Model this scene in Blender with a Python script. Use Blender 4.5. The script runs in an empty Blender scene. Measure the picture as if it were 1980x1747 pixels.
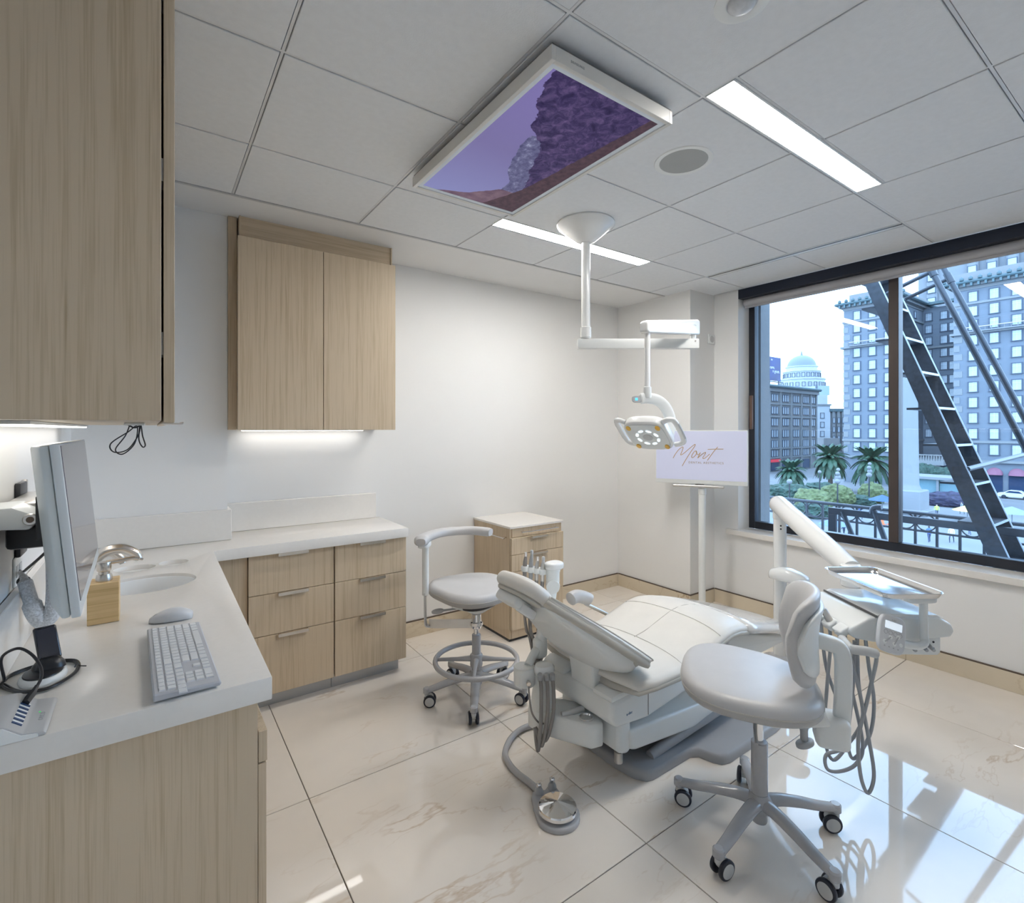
import bpy, bmesh, math, random
from mathutils import Vector, Matrix, noise as mnoise
random.seed(7)
PI = math.pi
sc = bpy.context.scene
COL = sc.collection

# ---------------------------------------------------------------- camera
cd = bpy.data.cameras.new('camera')
cam = bpy.data.objects.new('camera', cd); COL.objects.link(cam)
cam.location = (0, 0, 1.4566)
cam.rotation_euler = (math.radians(90), 0, math.radians(-35.361))
cd.sensor_fit = 'HORIZONTAL'; cd.sensor_width = 36.0
cd.lens = 986.45 / 1980 * 36
cd.shift_x = -(991.3 - 990) / 1980
cd.shift_y = (831.36 - 873.5) / 1980
cd.clip_start = 0.02; cd.clip_end = 900
sc.camera = cam

# ---------------------------------------------------------------- world: bright overcast sky
w = bpy.data.worlds.new('overcast_sky'); sc.world = w; w.use_nodes = True
nt = w.node_tree; nt.nodes.clear()
bg = nt.nodes.new('ShaderNodeBackground'); out = nt.nodes.new('ShaderNodeOutputWorld')
tc = nt.nodes.new('ShaderNodeTexCoord'); nz = nt.nodes.new('ShaderNodeTexNoise')
nz.inputs['Scale'].default_value = 2.0; nz.inputs['Detail'].default_value = 3
rp = nt.nodes.new('ShaderNodeValToRGB')
rp.color_ramp.elements[0].position = .3; rp.color_ramp.elements[0].color = (.55, .755, 1.0, 1)
rp.color_ramp.elements[1].position = .7; rp.color_ramp.elements[1].color = (.60, .79, 1.0, 1)
nt.links.new(tc.outputs['Generated'], nz.inputs['Vector'])
nt.links.new(nz.outputs['Fac'], rp.inputs['Fac'])
nt.links.new(rp.outputs['Color'], bg.inputs['Color'])
bg.inputs['Strength'].default_value = 6.2
nt.links.new(bg.outputs['Background'], out.inputs['Surface'])

vs = sc.view_settings
vs.view_transform = 'Standard'; vs.look = 'None'; vs.gamma = 1.0; vs.use_curve_mapping = False
vs.exposure = 0.0
PANEL_EMIT = 58.0      # ceiling light panels
STRIP_EMIT = 5.0      # under-cabinet strips

# ---------------------------------------------------------------- materials
MATS = {}
def mat(name, col=(.8, .8, .8), rough=.5, metal=0.0, spec=.5, var=.03, scale=6.0, bump=0.0, bscale=200.0, coat=0.0, emit=None, estr=0.0, rvar=0.0):
    """principled material with a slight procedural colour variation"""
    if name in MATS: return MATS[name]
    m = bpy.data.materials.new(name); m.use_nodes = True
    t = m.node_tree; b = t.nodes['Principled BSDF']
    tc = t.nodes.new('ShaderNodeTexCoord')
    n = t.nodes.new('ShaderNodeTexNoise'); n.inputs['Scale'].default_value = scale; n.inputs['Detail'].default_value = 4
    t.links.new(tc.outputs['Object'], n.inputs['Vector'])
    r = t.nodes.new('ShaderNodeValToRGB')
    r.color_ramp.elements[0].position = .3; r.color_ramp.elements[1].position = .7
    r.color_ramp.elements[0].color = tuple(max(0, c * (1 - var)) for c in col) + (1,)
    r.color_ramp.elements[1].color = tuple(min(1, c * (1 + var)) for c in col) + (1,)
    t.links.new(n.outputs['Fac'], r.inputs['Fac']); t.links.new(r.outputs['Color'], b.inputs['Base Color'])
    b.inputs['Roughness'].default_value = rough; b.inputs['Metallic'].default_value = metal
    b.inputs['Specular IOR Level'].default_value = spec
    b.inputs['Coat Weight'].default_value = coat
    if emit:
        b.inputs['Emission Color'].default_value = tuple(emit) + (1,); b.inputs['Emission Strength'].default_value = estr
    if bump:
        n2 = t.nodes.new('ShaderNodeTexNoise'); n2.inputs['Scale'].default_value = bscale; n2.inputs['Detail'].default_value = 3
        t.links.new(tc.outputs['Object'], n2.inputs['Vector'])
        bp = t.nodes.new('ShaderNodeBump'); bp.inputs['Strength'].default_value = bump; bp.inputs['Distance'].default_value = .002
        t.links.new(n2.outputs['Fac'], bp.inputs['Height']); t.links.new(bp.outputs['Normal'], b.inputs['Normal'])
    MATS[name] = m; return m

def wood(name, c1, c2, axis=2, fine=1.0):
    m = bpy.data.materials.new(name); m.use_nodes = True
    t = m.node_tree; b = t.nodes['Principled BSDF']
    tc = t.nodes.new('ShaderNodeTexCoord'); oi = t.nodes.new('ShaderNodeObjectInfo')
    ad = t.nodes.new('ShaderNodeVectorMath'); ad.operation = 'ADD'
    ml = t.nodes.new('ShaderNodeVectorMath'); ml.operation = 'SCALE'; ml.inputs['Scale'].default_value = 6.2
    t.links.new(oi.outputs['Random'], ml.inputs[0]); t.links.new(tc.outputs['Object'], ad.inputs[0]); t.links.new(ml.outputs['Vector'], ad.inputs[1])
    def grain(sx, lng, det, dist):
        mp = t.nodes.new('ShaderNodeMapping'); s = [sx, sx, sx]; s[axis] = lng
        mp.inputs['Scale'].default_value = s
        n = t.nodes.new('ShaderNodeTexNoise'); n.inputs['Scale'].default_value = 1.0; n.inputs['Detail'].default_value = det
        n.inputs['Distortion'].default_value = dist
        t.links.new(ad.outputs['Vector'], mp.inputs['Vector']); t.links.new(mp.outputs['Vector'], n.inputs['Vector']); return n
    a = grain(60 * fine, 1.3, 6, .5); c = grain(300 * fine, 6.0, 2, .0); d = grain(14, .6, 2, .4)
    mx = t.nodes.new('ShaderNodeMath'); mx.operation = 'MULTIPLY_ADD'; mx.inputs[1].default_value = .62
    t.links.new(c.outputs['Fac'], mx.inputs[0]); t.links.new(a.outputs['Fac'], mx.inputs[2])
    mx2 = t.nodes.new('ShaderNodeMath'); mx2.operation = 'MULTIPLY_ADD'; mx2.inputs[1].default_value = .30
    t.links.new(d.outputs['Fac'], mx2.inputs[0]); t.links.new(mx.outputs['Value'], mx2.inputs[2])
    r = t.nodes.new('ShaderNodeValToRGB'); e = r.color_ramp.elements
    e[0].position = .66; e[0].color = c1 + (1,); e[1].position = 1.16 if False else 1.0; e[1].color = c2 + (1,)
    md = e.new(.88); md.color = tuple((p * .35 + q * .65) for p, q in zip(c1, c2)) + (1,)
    t.links.new(mx2.outputs['Value'], r.inputs['Fac']); t.links.new(r.outputs['Color'], b.inputs['Base Color'])
    b.inputs['Roughness'].default_value = .42; b.inputs['Specular IOR Level'].default_value = .35
    bp = t.nodes.new('ShaderNodeBump'); bp.inputs['Strength'].default_value = .12; bp.inputs['Distance'].default_value = .001
    t.links.new(mx.outputs['Value'], bp.inputs['Height']); t.links.new(bp.outputs['Normal'], b.inputs['Normal'])
    MATS[name] = m; return m

def marble(name, base, vein, rough=.06, glow=1.0, wav=.10, vamt=1.0):
    m = bpy.data.materials.new(name); m.use_nodes = True
    t = m.node_tree; b = t.nodes['Principled BSDF']
    tc = t.nodes.new('ShaderNodeTexCoord'); oi = t.nodes.new('ShaderNodeObjectInfo')
    ml = t.nodes.new('ShaderNodeVectorMath'); ml.operation = 'SCALE'; ml.inputs['Scale'].default_value = 9.0
    ad = t.nodes.new('ShaderNodeVectorMath'); ad.operation = 'ADD'
    t.links.new(oi.outputs['Random'], ml.inputs[0]); t.links.new(tc.outputs['Object'], ad.inputs[0]); t.links.new(ml.outputs['Vector'], ad.inputs[1])
    def nz(scale, det=5, dist=0.0, rg=.55, mapped=None):
        n = t.nodes.new('ShaderNodeTexNoise'); n.inputs['Scale'].default_value = scale; n.inputs['Detail'].default_value = det
        n.inputs['Distortion'].default_value = dist; n.inputs['Roughness'].default_value = rg
        if mapped:
            mp = t.nodes.new('ShaderNodeMapping'); mp.inputs['Rotation'].default_value = (0, 0, mapped[0]); mp.inputs['Scale'].default_value = (mapped[1], mapped[2], 1)
            t.links.new(ad.outputs['Vector'], mp.inputs['Vector']); t.links.new(mp.outputs['Vector'], n.inputs['Vector'])
        else: t.links.new(ad.outputs['Vector'], n.inputs['Vector'])
        return n
    def line(n, width):          # thin line where the noise passes one half
        s = t.nodes.new('ShaderNodeMath'); s.operation = 'SUBTRACT'; s.inputs[1].default_value = .5
        a = t.nodes.new('ShaderNodeMath'); a.operation = 'ABSOLUTE'
        d = t.nodes.new('ShaderNodeMapRange'); d.inputs['From Min'].default_value = 0; d.inputs['From Max'].default_value = width
        d.inputs['To Min'].default_value = 1; d.inputs['To Max'].default_value = 0
        t.links.new(n.outputs['Fac'], s.inputs[0]); t.links.new(s.outputs[0], a.inputs[0]); t.links.new(a.outputs[0], d.inputs['Value']); return d
    v1 = line(nz(1.0, 7, .1, .56, (.6, .45, 1.5)), .0075); v2 = line(nz(1.7, 6, .2, .55, (-.35, .5, 1.6)), .006)
    gate = t.nodes.new('ShaderNodeMapRange'); gate.inputs['From Min'].default_value = .44; gate.inputs['From Max'].default_value = .66
    gn = nz(2.1, 2); t.links.new(gn.outputs['Fac'], gate.inputs['Value'])
    m1 = t.nodes.new('ShaderNodeMath'); m1.operation = 'MULTIPLY'; t.links.new(v1.outputs[0], m1.inputs[0]); t.links.new(gate.outputs[0], m1.inputs[1])
    m2 = t.nodes.new('ShaderNodeMath'); m2.operation = 'MULTIPLY'; t.links.new(v2.outputs[0], m2.inputs[0]); t.links.new(gate.outputs[0], m2.inputs[1])
    m3 = t.nodes.new('ShaderNodeMath'); m3.operation = 'MULTIPLY_ADD'; m3.inputs[1].default_value = .5
    t.links.new(m2.outputs[0], m3.inputs[0]); t.links.new(m1.outputs[0], m3.inputs[2])
    m4 = t.nodes.new('ShaderNodeMath'); m4.operation = 'MULTIPLY'; m4.inputs[1].default_value = .60 * vamt; m4.use_clamp = True
    t.links.new(m3.outputs[0], m4.inputs[0])
    r = t.nodes.new('ShaderNodeValToRGB'); r.color_ramp.elements[0].position = .32; r.color_ramp.elements[1].position = .68
    r.color_ramp.elements[0].color = tuple(c * .93 for c in base) + (1,); r.color_ramp.elements[1].color = tuple(min(1, c * 1.05) for c in base) + (1,)
    cl = nz(1.6, 4); t.links.new(cl.outputs['Fac'], r.inputs['Fac'])
    mix = t.nodes.new('ShaderNodeMix'); mix.data_type = 'RGBA'
    mix.inputs['B'].default_value = vein + (1,)
    t.links.new(m4.outputs[0], mix.inputs['Factor']); t.links.new(r.outputs['Color'], mix.inputs['A']); t.links.new(mix.outputs['Result'], b.inputs['Base Color'])
    b.inputs['Roughness'].default_value = rough; b.inputs['Specular IOR Level'].default_value = .5 * glow
    if wav:
        wv = nz(2.2, 1); bp = t.nodes.new('ShaderNodeBump'); bp.inputs['Strength'].default_value = wav; bp.inputs['Distance'].default_value = .006
        t.links.new(wv.outputs['Fac'], bp.inputs['Height']); t.links.new(bp.outputs['Normal'], b.inputs['Normal'])
    MATS[name] = m; return m

M_WALL = mat('painted_wall', (.84, .835, .82), .55, var=.012, scale=1.5, bump=.05, bscale=120)
M_CEIL = mat('painted_ceiling', (.80, .80, .795), .7, var=.01)
M_TILE = mat('ceiling_tile_mineral', (.77, .79, .81), .85, var=.02, scale=40, bump=.25, bscale=260)
M_TEE = mat('ceiling_tee_paint', (.72, .73, .74), .45)
M_GAP = mat('shadow_gap_dark', (.16, .16, .16), .8)
M_WOOD = wood('light_oak', (.48, .37, .24), (.63, .51, .365))
M_WOODH = wood('light_oak_horizontal', (.48, .37, .24), (.63, .51, .365), axis=0)
M_BAMBOO = wood('bamboo', (.52, .33, .14), (.74, .53, .27), axis=0)
M_TOP = mat('white_quartz', (.82, .79, .745), .22, var=.012, scale=60)
M_STEEL = mat('brushed_steel', (.62, .60, .57), .28, 1.0, var=.04, scale=20)
M_CHROME = mat('chrome', (.80, .80, .81), .06, 1.0, var=.01)
M_NICKEL = mat('brushed_nickel', (.66, .62, .57), .24, 1.0, var=.03, scale=30)
M_WHITE = mat('white_plastic', (.80, .82, .81), .28, var=.01)
M_WHITEGL = mat('white_enamel', (.84, .85, .84), .18, var=.01, coat=.3)
M_GREY = mat('grey_plastic', (.40, .41, .42), .38, var=.02)
M_GREYL = mat('light_grey_plastic', (.55, .56, .56), .35, var=.02)
M_GREYP = mat('grey_enamel', (.42, .425, .44), .22, var=.02, coat=.3)
M_BLACK = mat('black_plastic', (.015, .016, .02), .3, var=.1)
M_RUBBER = mat('black_rubber', (.02, .025, .04), .5, var=.1)
M_TAUPE = mat('taupe_tubing', (.30, .28, .265), .4, var=.04)
M_HOSE = mat('grey_tubing', (.36, .38, .40), .38, var=.03)
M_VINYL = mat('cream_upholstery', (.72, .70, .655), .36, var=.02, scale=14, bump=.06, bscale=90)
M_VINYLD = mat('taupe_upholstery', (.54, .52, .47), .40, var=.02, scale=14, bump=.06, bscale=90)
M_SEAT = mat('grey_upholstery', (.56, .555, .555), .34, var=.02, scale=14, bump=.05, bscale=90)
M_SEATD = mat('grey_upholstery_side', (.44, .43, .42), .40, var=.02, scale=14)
M_SEAM = mat('stitching', (.55, .53, .485), .7)
M_FRAMED = mat('bronze_window_frame', (.030, .034, .045), .35, .4, var=.05)
M_CERAM = mat('white_ceramic', (.86, .87, .87), .06, var=.005, coat=.5)
M_FLOOR = marble('cream_marble_tile', (.83, .765, .69), (.50, .35, .21), .035, 1.7, .06)
M_BASE = marble('cream_marble_base', (.70, .61, .47), (.42, .29, .15), .25, .6, 0, 1.3)
M_GROUT = mat('dark_grout', (.20, .18, .16), .8)

# ---------------------------------------------------------------- mesh helpers
OFF = {}
def link(o, parent=None):
    COL.objects.link(o)
    if parent is not None: o.parent = parent
    return o
def tag(o, label=None, cat=None, group=None, kind=None):
    if label: o['label'] = label
    if cat: o['category'] = cat
    if group: o['group'] = group
    if kind: o['kind'] = kind
    return o
def thing(name, label, cat, loc=(0, 0, 0), rotz=0.0, group=None, local=False):
    o = bpy.data.objects.new(name, None); COL.objects.link(o)
    o.empty_display_size = .05
    o.location = loc; o.rotation_euler = (0, 0, rotz)
    OFF[o] = Vector((0, 0, 0)) if (local or rotz) else Vector(loc)
    return tag(o, label, cat, group)
def finish(me, m, smooth):
    if m is not None: me.materials.append(m)
    if smooth:
        me.shade_smooth()
        if smooth is not True: me.set_sharp_from_angle(angle=math.radians(smooth))
def mk(name, vs_, fs, m, parent=None, smooth=35, bevel=0.0, bseg=2, T=None, fix=True):
    """one mesh object; vertices are given in world coordinates (or local ones of a rotated thing)"""
    off = OFF.get(parent, Vector((0, 0, 0)))
    if T is not None: vs_ = [T @ Vector(v) for v in vs_]
    bm = bmesh.new()
    bv = [bm.verts.new(Vector(v) - off) for v in vs_]
    for f in fs:
        try: bm.faces.new([bv[i] for i in f])
        except ValueError: pass
    if fix: bmesh.ops.recalc_face_normals(bm, faces=bm.faces)
    if bevel:
        ed = [e for e in bm.edges if len(e.link_faces) == 2 and e.calc_face_angle(0) > math.radians(30)]
        bmesh.ops.bevel(bm, geom=ed, offset=bevel, segments=bseg, profile=.5, affect='EDGES', clamp_overlap=True)
    me = bpy.data.meshes.new(name); bm.to_mesh(me); bm.free()
    finish(me, m, smooth)
    o = bpy.data.objects.new(name, me); link(o, parent)
    OFF[o] = off
    return o
def boxvf(x0, x1, y0, y1, z0, z1, c=0.0):
    x0, x1 = min(x0, x1), max(x0, x1); y0, y1 = min(y0, y1), max(y0, y1); z0, z1 = min(z0, z1), max(z0, z1)
    if c <= 0:
        v = [(x, y, z) for z in (z0, z1) for y in (y0, y1) for x in (x0, x1)]
        return v, [(0, 2, 3, 1), (4, 5, 7, 6), (0, 1, 5, 4), (2, 6, 7, 3), (0, 4, 6, 2), (1, 3, 7, 5)]
    c = min(c, (x1 - x0) * .49, (y1 - y0) * .49, (z1 - z0) * .49)
    v = []; idx = {}
    X, Y, Z = (x0, x1), (y0, y1), (z0, z1)
    for i in (0, 1):
        for j in (0, 1):
            for k in (0, 1):
                sx, sy, sz = (1 - 2 * i) * c, (1 - 2 * j) * c, (1 - 2 * k) * c
                idx[i, j, k, 'x'] = len(v); v.append((X[i], Y[j] + sy, Z[k] + sz))
                idx[i, j, k, 'y'] = len(v); v.append((X[i] + sx, Y[j], Z[k] + sz))
                idx[i, j, k, 'z'] = len(v); v.append((X[i] + sx, Y[j] + sy, Z[k]))
    f = []
    for i in (0, 1): f.append([idx[i, 0, 0, 'x'], idx[i, 1, 0, 'x'], idx[i, 1, 1, 'x'], idx[i, 0, 1, 'x']])
    for j in (0, 1): f.append([idx[0, j, 0, 'y'], idx[1, j, 0, 'y'], idx[1, j, 1, 'y'], idx[0, j, 1, 'y']])
    for k in (0, 1): f.append([idx[0, 0, k, 'z'], idx[1, 0, k, 'z'], idx[1, 1, k, 'z'], idx[0, 1, k, 'z']])
    for i in (0, 1):
        for j in (0, 1): f.append([idx[i, j, 0, 'x'], idx[i, j, 1, 'x'], idx[i, j, 1, 'y'], idx[i, j, 0, 'y']])
        for k in (0, 1): f.append([idx[i, 0, k, 'x'], idx[i, 1, k, 'x'], idx[i, 1, k, 'z'], idx[i, 0, k, 'z']])
    for j in (0, 1):
        for k in (0, 1): f.append([idx[0, j, k, 'y'], idx[1, j, k, 'y'], idx[1, j, k, 'z'], idx[0, j, k, 'z']])
    for i in (0, 1):
        for j in (0, 1):
            for k in (0, 1): f.append([idx[i, j, k, 'x'], idx[i, j, k, 'y'], idx[i, j, k, 'z']])
    return v, f
def box(name, x0, x1, y0, y1, z0, z1, m, parent=None, c=0.0, T=None, smooth=False):
    v, f = boxvf(x0, x1, y0, y1, z0, z1, c)
    return mk(name, v, f, m, parent, smooth, T=T)
def rbox(name, x0, x1, y0, y1, z0, z1, r, m, parent=None, T=None, seg=4):
    v, f = boxvf(x0, x1, y0, y1, z0, z1)
    return mk(name, v, f, m, parent, 40, bevel=r, bseg=seg, T=T)
def frame_of(d):
    d = Vector(d).normalized(); a = Vector((0, 0, 1)) if abs(d.z) < .95 else Vector((1, 0, 0))
    u = a.cross(d).normalized(); return u, d.cross(u)
def cr(pts, k=8, closed=False):
    """Catmull-Rom through the points"""
    P = [Vector(p) for p in pts]; n = len(P); o = []
    rng = range(n) if closed else range(n - 1)
    for i in rng:
        p0 = P[(i - 1) % n] if (closed or i > 0) else P[0] * 2 - P[1]
        p1, p2 = P[i], P[(i + 1) % n]
        p3 = P[(i + 2) % n] if (closed or i + 2 < n) else P[-1] * 2 - P[-2]
        for j in range(k):
            t = j / k
            o.append(.5 * ((2 * p1) + (p2 - p0) * t + (2 * p0 - 5 * p1 + 4 * p2 - p3) * t * t + (3 * p1 - p0 - 3 * p2 + p3) * t ** 3))
    if not closed: o.append(P[-1].copy())
    return o
def sweepvf(path, r, n=12, closed=False, sec=None, up=None):
    """tube along a path; r is a number or a list; sec = polygon (u,v) replaces the circle"""
    P = [Vector(p) for p in path]; N = len(P); v = []; f = []
    S = sec or [(math.cos(2 * PI * i / n), math.sin(2 * PI * i / n)) for i in range(n)]
    n = len(S); u = None
    for i in range(N):
        if closed: d = P[(i + 1) % N] - P[i - 1]
        else: d = P[min(i + 1, N - 1)] - P[max(i - 1, 0)]
        d.normalize()
        if up is not None:
            a = Vector(up); u = a.cross(d); u.normalize(); w_ = d.cross(u)
        else:
            if u is None: u, w_ = frame_of(d)
            else:
                u = (u - d * u.dot(d)).normalized(); w_ = d.cross(u)
        rr = r[i] if isinstance(r, (list, tuple)) else r
        for a, b in S: v.append(P[i] + u * (a * rr) + w_ * (b * rr))
    for i in range(N if closed else N - 1):
        for j in range(n):
            a = i * n + j; b = i * n + (j + 1) % n; c = ((i + 1) % N) * n
            f.append((a, b, c + (j + 1) % n, c + j))
    if not closed: f.append(tuple(range(n))[::-1]); f.append(tuple((N - 1) * n + j for j in range(n)))
    return v, f
def tube(name, path, r, m, parent=None, n=12, closed=False, smooth=40, sec=None, up=None, T=None):
    v, f = sweepvf(path, r, n, closed, sec, up)
    return mk(name, v, f, m, parent, smooth, T=T)
def cyl(name, p0, p1, r, m, parent=None, r1=None, n=20, bevel=0.0, T=None):
    p0, p1 = Vector(p0), Vector(p1); r1 = r if r1 is None else r1
    if bevel:
        d = (p1 - p0).normalized() * bevel
        v, f = sweepvf([p0, p0 + d, p1 - d, p1], [r - bevel, r, r1, r1 - bevel], n)
    else: v, f = sweepvf([p0, p1], [r, r1], n)
    return mk(name, v, f, m, parent, 40, T=T)
def lathevf(prof, origin=(0, 0, 0), axis=(0, 0, 1), n=24, sx=1.0, sy=1.0, cap=True):
    """profile [(radius, height)] turned about an axis"""
    d = Vector(axis).normalized(); u, w_ = frame_of(d)
    if abs(d.z) > .99: u, w_ = Vector((1, 0, 0)), Vector((0, 1, 0)) * (1 if d.z > 0 else -1)
    O = Vector(origin); v = []; f = []
    for r, h in prof:
        for j in range(n):
            a = 2 * PI * j / n; v.append(O + d * h + u * (r * sx * math.cos(a)) + w_ * (r * sy * math.sin(a)))
    for i in range(len(prof) - 1):
        for j in range(n): f.append((i * n + j, i * n + (j + 1) % n, (i + 1) * n + (j + 1) % n, (i + 1) * n + j))
    if cap and prof[0][0] > 1e-4: f.append(tuple(range(n))[::-1])
    if cap and prof[-1][0] > 1e-4: f.append(tuple((len(prof) - 1) * n + j for j in range(n)))
    return v, f
def lathe(name, prof, m, parent=None, origin=(0, 0, 0), axis=(0, 0, 1), n=24, sx=1.0, sy=1.0, smooth=40, T=None, fix=True, cap=True):
    v, f = lathevf([(max(r, 1e-5), h) for r, h in prof], origin, axis, n, sx, sy, cap)
    return mk(name, v, f, m, parent, smooth, T=T, fix=fix)
def loftvf(rings, cap=True, closed=False):
    n = len(rings[0]); v = [p for r in rings for p in r]; f = []
    N = len(rings)
    for i in range(N if closed else N - 1):
        for j in range(n): f.append((i * n + j, i * n + (j + 1) % n, ((i + 1) % N) * n + (j + 1) % n, ((i + 1) % N) * n + j))
    if cap and not closed: f.append(tuple(range(n))[::-1]); f.append(tuple((N - 1) * n + j for j in range(n)))
    return v, f
def loft(name, rings, m, parent=None, smooth=40, cap=True, closed=False, T=None):
    v, f = loftvf(rings, cap, closed); return mk(name, v, f, m, parent, smooth, T=T)
def prism(name, poly, h0, h1, m, parent=None, axis='z', bevel=0.0, bseg=2, smooth=35, T=None):
    """polygon extruded along an axis: z: (x,y), y: (x,z), x: (y,z)"""
    def P(a, b, h): return {'z': (a, b, h), 'y': (a, h, b), 'x': (h, a, b)}[axis]
    n = len(poly); v = [P(a, b, h0) for a, b in poly] + [P(a, b, h1) for a, b in poly]
    f = [tuple(range(n)), tuple(range(n, 2 * n))] + [(i, (i + 1) % n, n + (i + 1) % n, n + i) for i in range(n)]
    return mk(name, v, f, m, parent, smooth, bevel=bevel, bseg=bseg, T=T)
def superell(a, b, p=3.0, n=32, cx=0.0, cy=0.0):
    o = []
    for i in range(n):
        t = 2 * PI * i / n; c, s = math.cos(t), math.sin(t)
        o.append((cx + a * math.copysign(abs(c) ** (2 / p), c), cy + b * math.copysign(abs(s) ** (2 / p), s)))
    return o
def rrect(x0, x1, y0, y1, r, k=4):
    o = []
    for cx_, cy_, a0 in ((x1 - r, y1 - r, 0), (x0 + r, y1 - r, 90), (x0 + r, y0 + r, 180), (x1 - r, y0 + r, 270)):
        for i in range(k + 1):
            a = math.radians(a0 + 90 * i / k); o.append((cx_ + r * math.cos(a), cy_ + r * math.sin(a)))
    return o
def pillow(name, outline, z0, z1, r, m, parent=None, crown=0.0, rb=None, k=5, T=None, zfun=None):
    """soft slab with rounded rim from a 2-D outline"""
    cx_ = sum(p[0] for p in outline) / len(outline); cy_ = sum(p[1] for p in outline) / len(outline)
    R = sum(math.hypot(p[0] - cx_, p[1] - cy_) for p in outline) / len(outline)
    rb = r if rb is None else rb; spec = []
    for i in range(k + 1):
        a = PI / 2 * i / k; spec.append((1 - rb / R * (1 - math.sin(a)), z0 + rb * (1 - math.cos(a))))
    for i in range(k + 1):
        a = PI / 2 * i / k; spec.append((1 - r / R * (1 - math.cos(a)), z1 - r * (1 - math.sin(a))))
    s0 = spec[-1][0]
    for i in range(1, 5):
        s = s0 * (1 - i / 4.0); spec.append((max(s, .02), z1 + crown * (1 - (s / s0) ** 2)))
    rings = []
    for s, z in spec:
        ring = []
        for x, y in outline:
            X, Y = cx_ + (x - cx_) * s, cy_ + (y - cy_) * s
            ring.append((X, Y, z + (zfun(X, Y) if zfun else 0)))
        rings.append(ring)
    return loft(name, rings, m, parent, True, T=T)
def text(name, s, size, m, T, parent=None, extrude=.0008, align='CENTER', spacing=1.0):
    c = bpy.data.curves.new('tmp', 'FONT'); c.body = s; c.size = size; c.align_x = align; c.align_y = 'CENTER'
    c.extrude = extrude; c.space_character = spacing; c.resolution_u = 3
    t = bpy.data.objects.new('tmp', c); COL.objects.link(t)
    dg = bpy.context.evaluated_depsgraph_get()
    me = bpy.data.meshes.new_from_object(t.evaluated_get(dg)); me.name = name
    bpy.data.objects.remove(t); bpy.data.curves.remove(c)
    off = OFF.get(parent, Vector((0, 0, 0)))
    me.transform(Matrix.Translation(-off) @ T)
    me.materials.clear(); me.materials.append(m)
    o = bpy.data.objects.new(name, me); link(o, parent); OFF[o] = off; return o
def plate(name, outer, holes, z0, z1, m, parent=None, bevel=0.0):
    """flat slab with holes"""
    bm = bmesh.new(); loops = []
    for lp in [outer] + holes:
        vv = [bm.verts.new((x, y, z1)) for x, y in lp]; loops.append(vv)
        for i in range(len(vv)): bm.edges.new((vv[i], vv[(i + 1) % len(vv)]))
    bmesh.ops.triangle_fill(bm, use_beauty=True, use_dissolve=False, edges=bm.edges[:])
    tri = [[v_.co.copy() for v_ in f.verts] for f in bm.faces]; bm.free()
    v = []; f = []
    for t in tri:
        for z, order in ((z1, 1), (z0, -1)):
            b = len(v); v += [(p.x, p.y, z) for p in t[::order]]; f.append((b, b + 1, b + 2))
    for lp in [outer] + holes:
        n = len(lp); b = len(v); v += [(x, y, z1) for x, y in lp] + [(x, y, z0) for x, y in lp]
        for i in range(n): f.append((b + i, b + (i + 1) % n, b + n + (i + 1) % n, b + n + i))
    off = OFF.get(parent, Vector((0, 0, 0)))
    bm = bmesh.new(); bv = [bm.verts.new(Vector(p) - off) for p in v]
    for q in f: bm.faces.new([bv[i] for i in q])
    bmesh.ops.remove_doubles(bm, verts=bm.verts, dist=1e-5)
    bmesh.ops.recalc_face_normals(bm, faces=bm.faces)
    if bevel:
        ed = [e for e in bm.edges if len(e.link_faces) == 2 and e.calc_face_angle(0) > math.radians(60)]
        bmesh.ops.bevel(bm, geom=ed, offset=bevel, segments=2, profile=.5, affect='EDGES', clamp_overlap=True)
    me = bpy.data.meshes.new(name); bm.to_mesh(me); bm.free(); finish(me, m, 30)
    o = bpy.data.objects.new(name, me); link(o, parent); OFF[o] = off; return o
def inst(name, me, loc, parent=None, rot=(0, 0, 0), scale=(1, 1, 1)):
    """another object that shares mesh data, placed in world coordinates"""
    o = bpy.data.objects.new(name, me); link(o, parent)
    off = OFF.get(parent, Vector((0, 0, 0))); o.location = Vector(loc) - off; o.rotation_euler = rot; o.scale = scale
    OFF[o] = off; return o
def meshonly(name, v, f, m, smooth=False, bevel=0.0):
    bm = bmesh.new(); bv = [bm.verts.new(p) for p in v]
    for q in f: bm.faces.new([bv[i] for i in q])
    bmesh.ops.recalc_face_normals(bm, faces=bm.faces)
    me = bpy.data.meshes.new(name); bm.to_mesh(me); bm.free(); finish(me, m, smooth); return me
def merge(parts):
    v = []; f = []
    for a, b in parts:
        o = len(v); v += list(a); f += [tuple(i + o for i in q) for q in b]
    return v, f
def struct(o): o['kind'] = 'structure'; return o
def TM(loc=(0, 0, 0), rz=0.0, rx=0.0, ry=0.0):
    return Matrix.Translation(loc) @ Matrix.Rotation(rz, 4, 'Z') @ Matrix.Rotation(ry, 4, 'Y') @ Matrix.Rotation(rx, 4, 'X')
def basis(o, x, y, z):
    x, y, z = Vector(x), Vector(y), Vector(z)
    return Matrix(((x.x, y.x, z.x, o[0]), (x.y, y.y, z.y, o[1]), (x.z, y.z, z.z, o[2]), (0, 0, 0, 1)))
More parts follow.
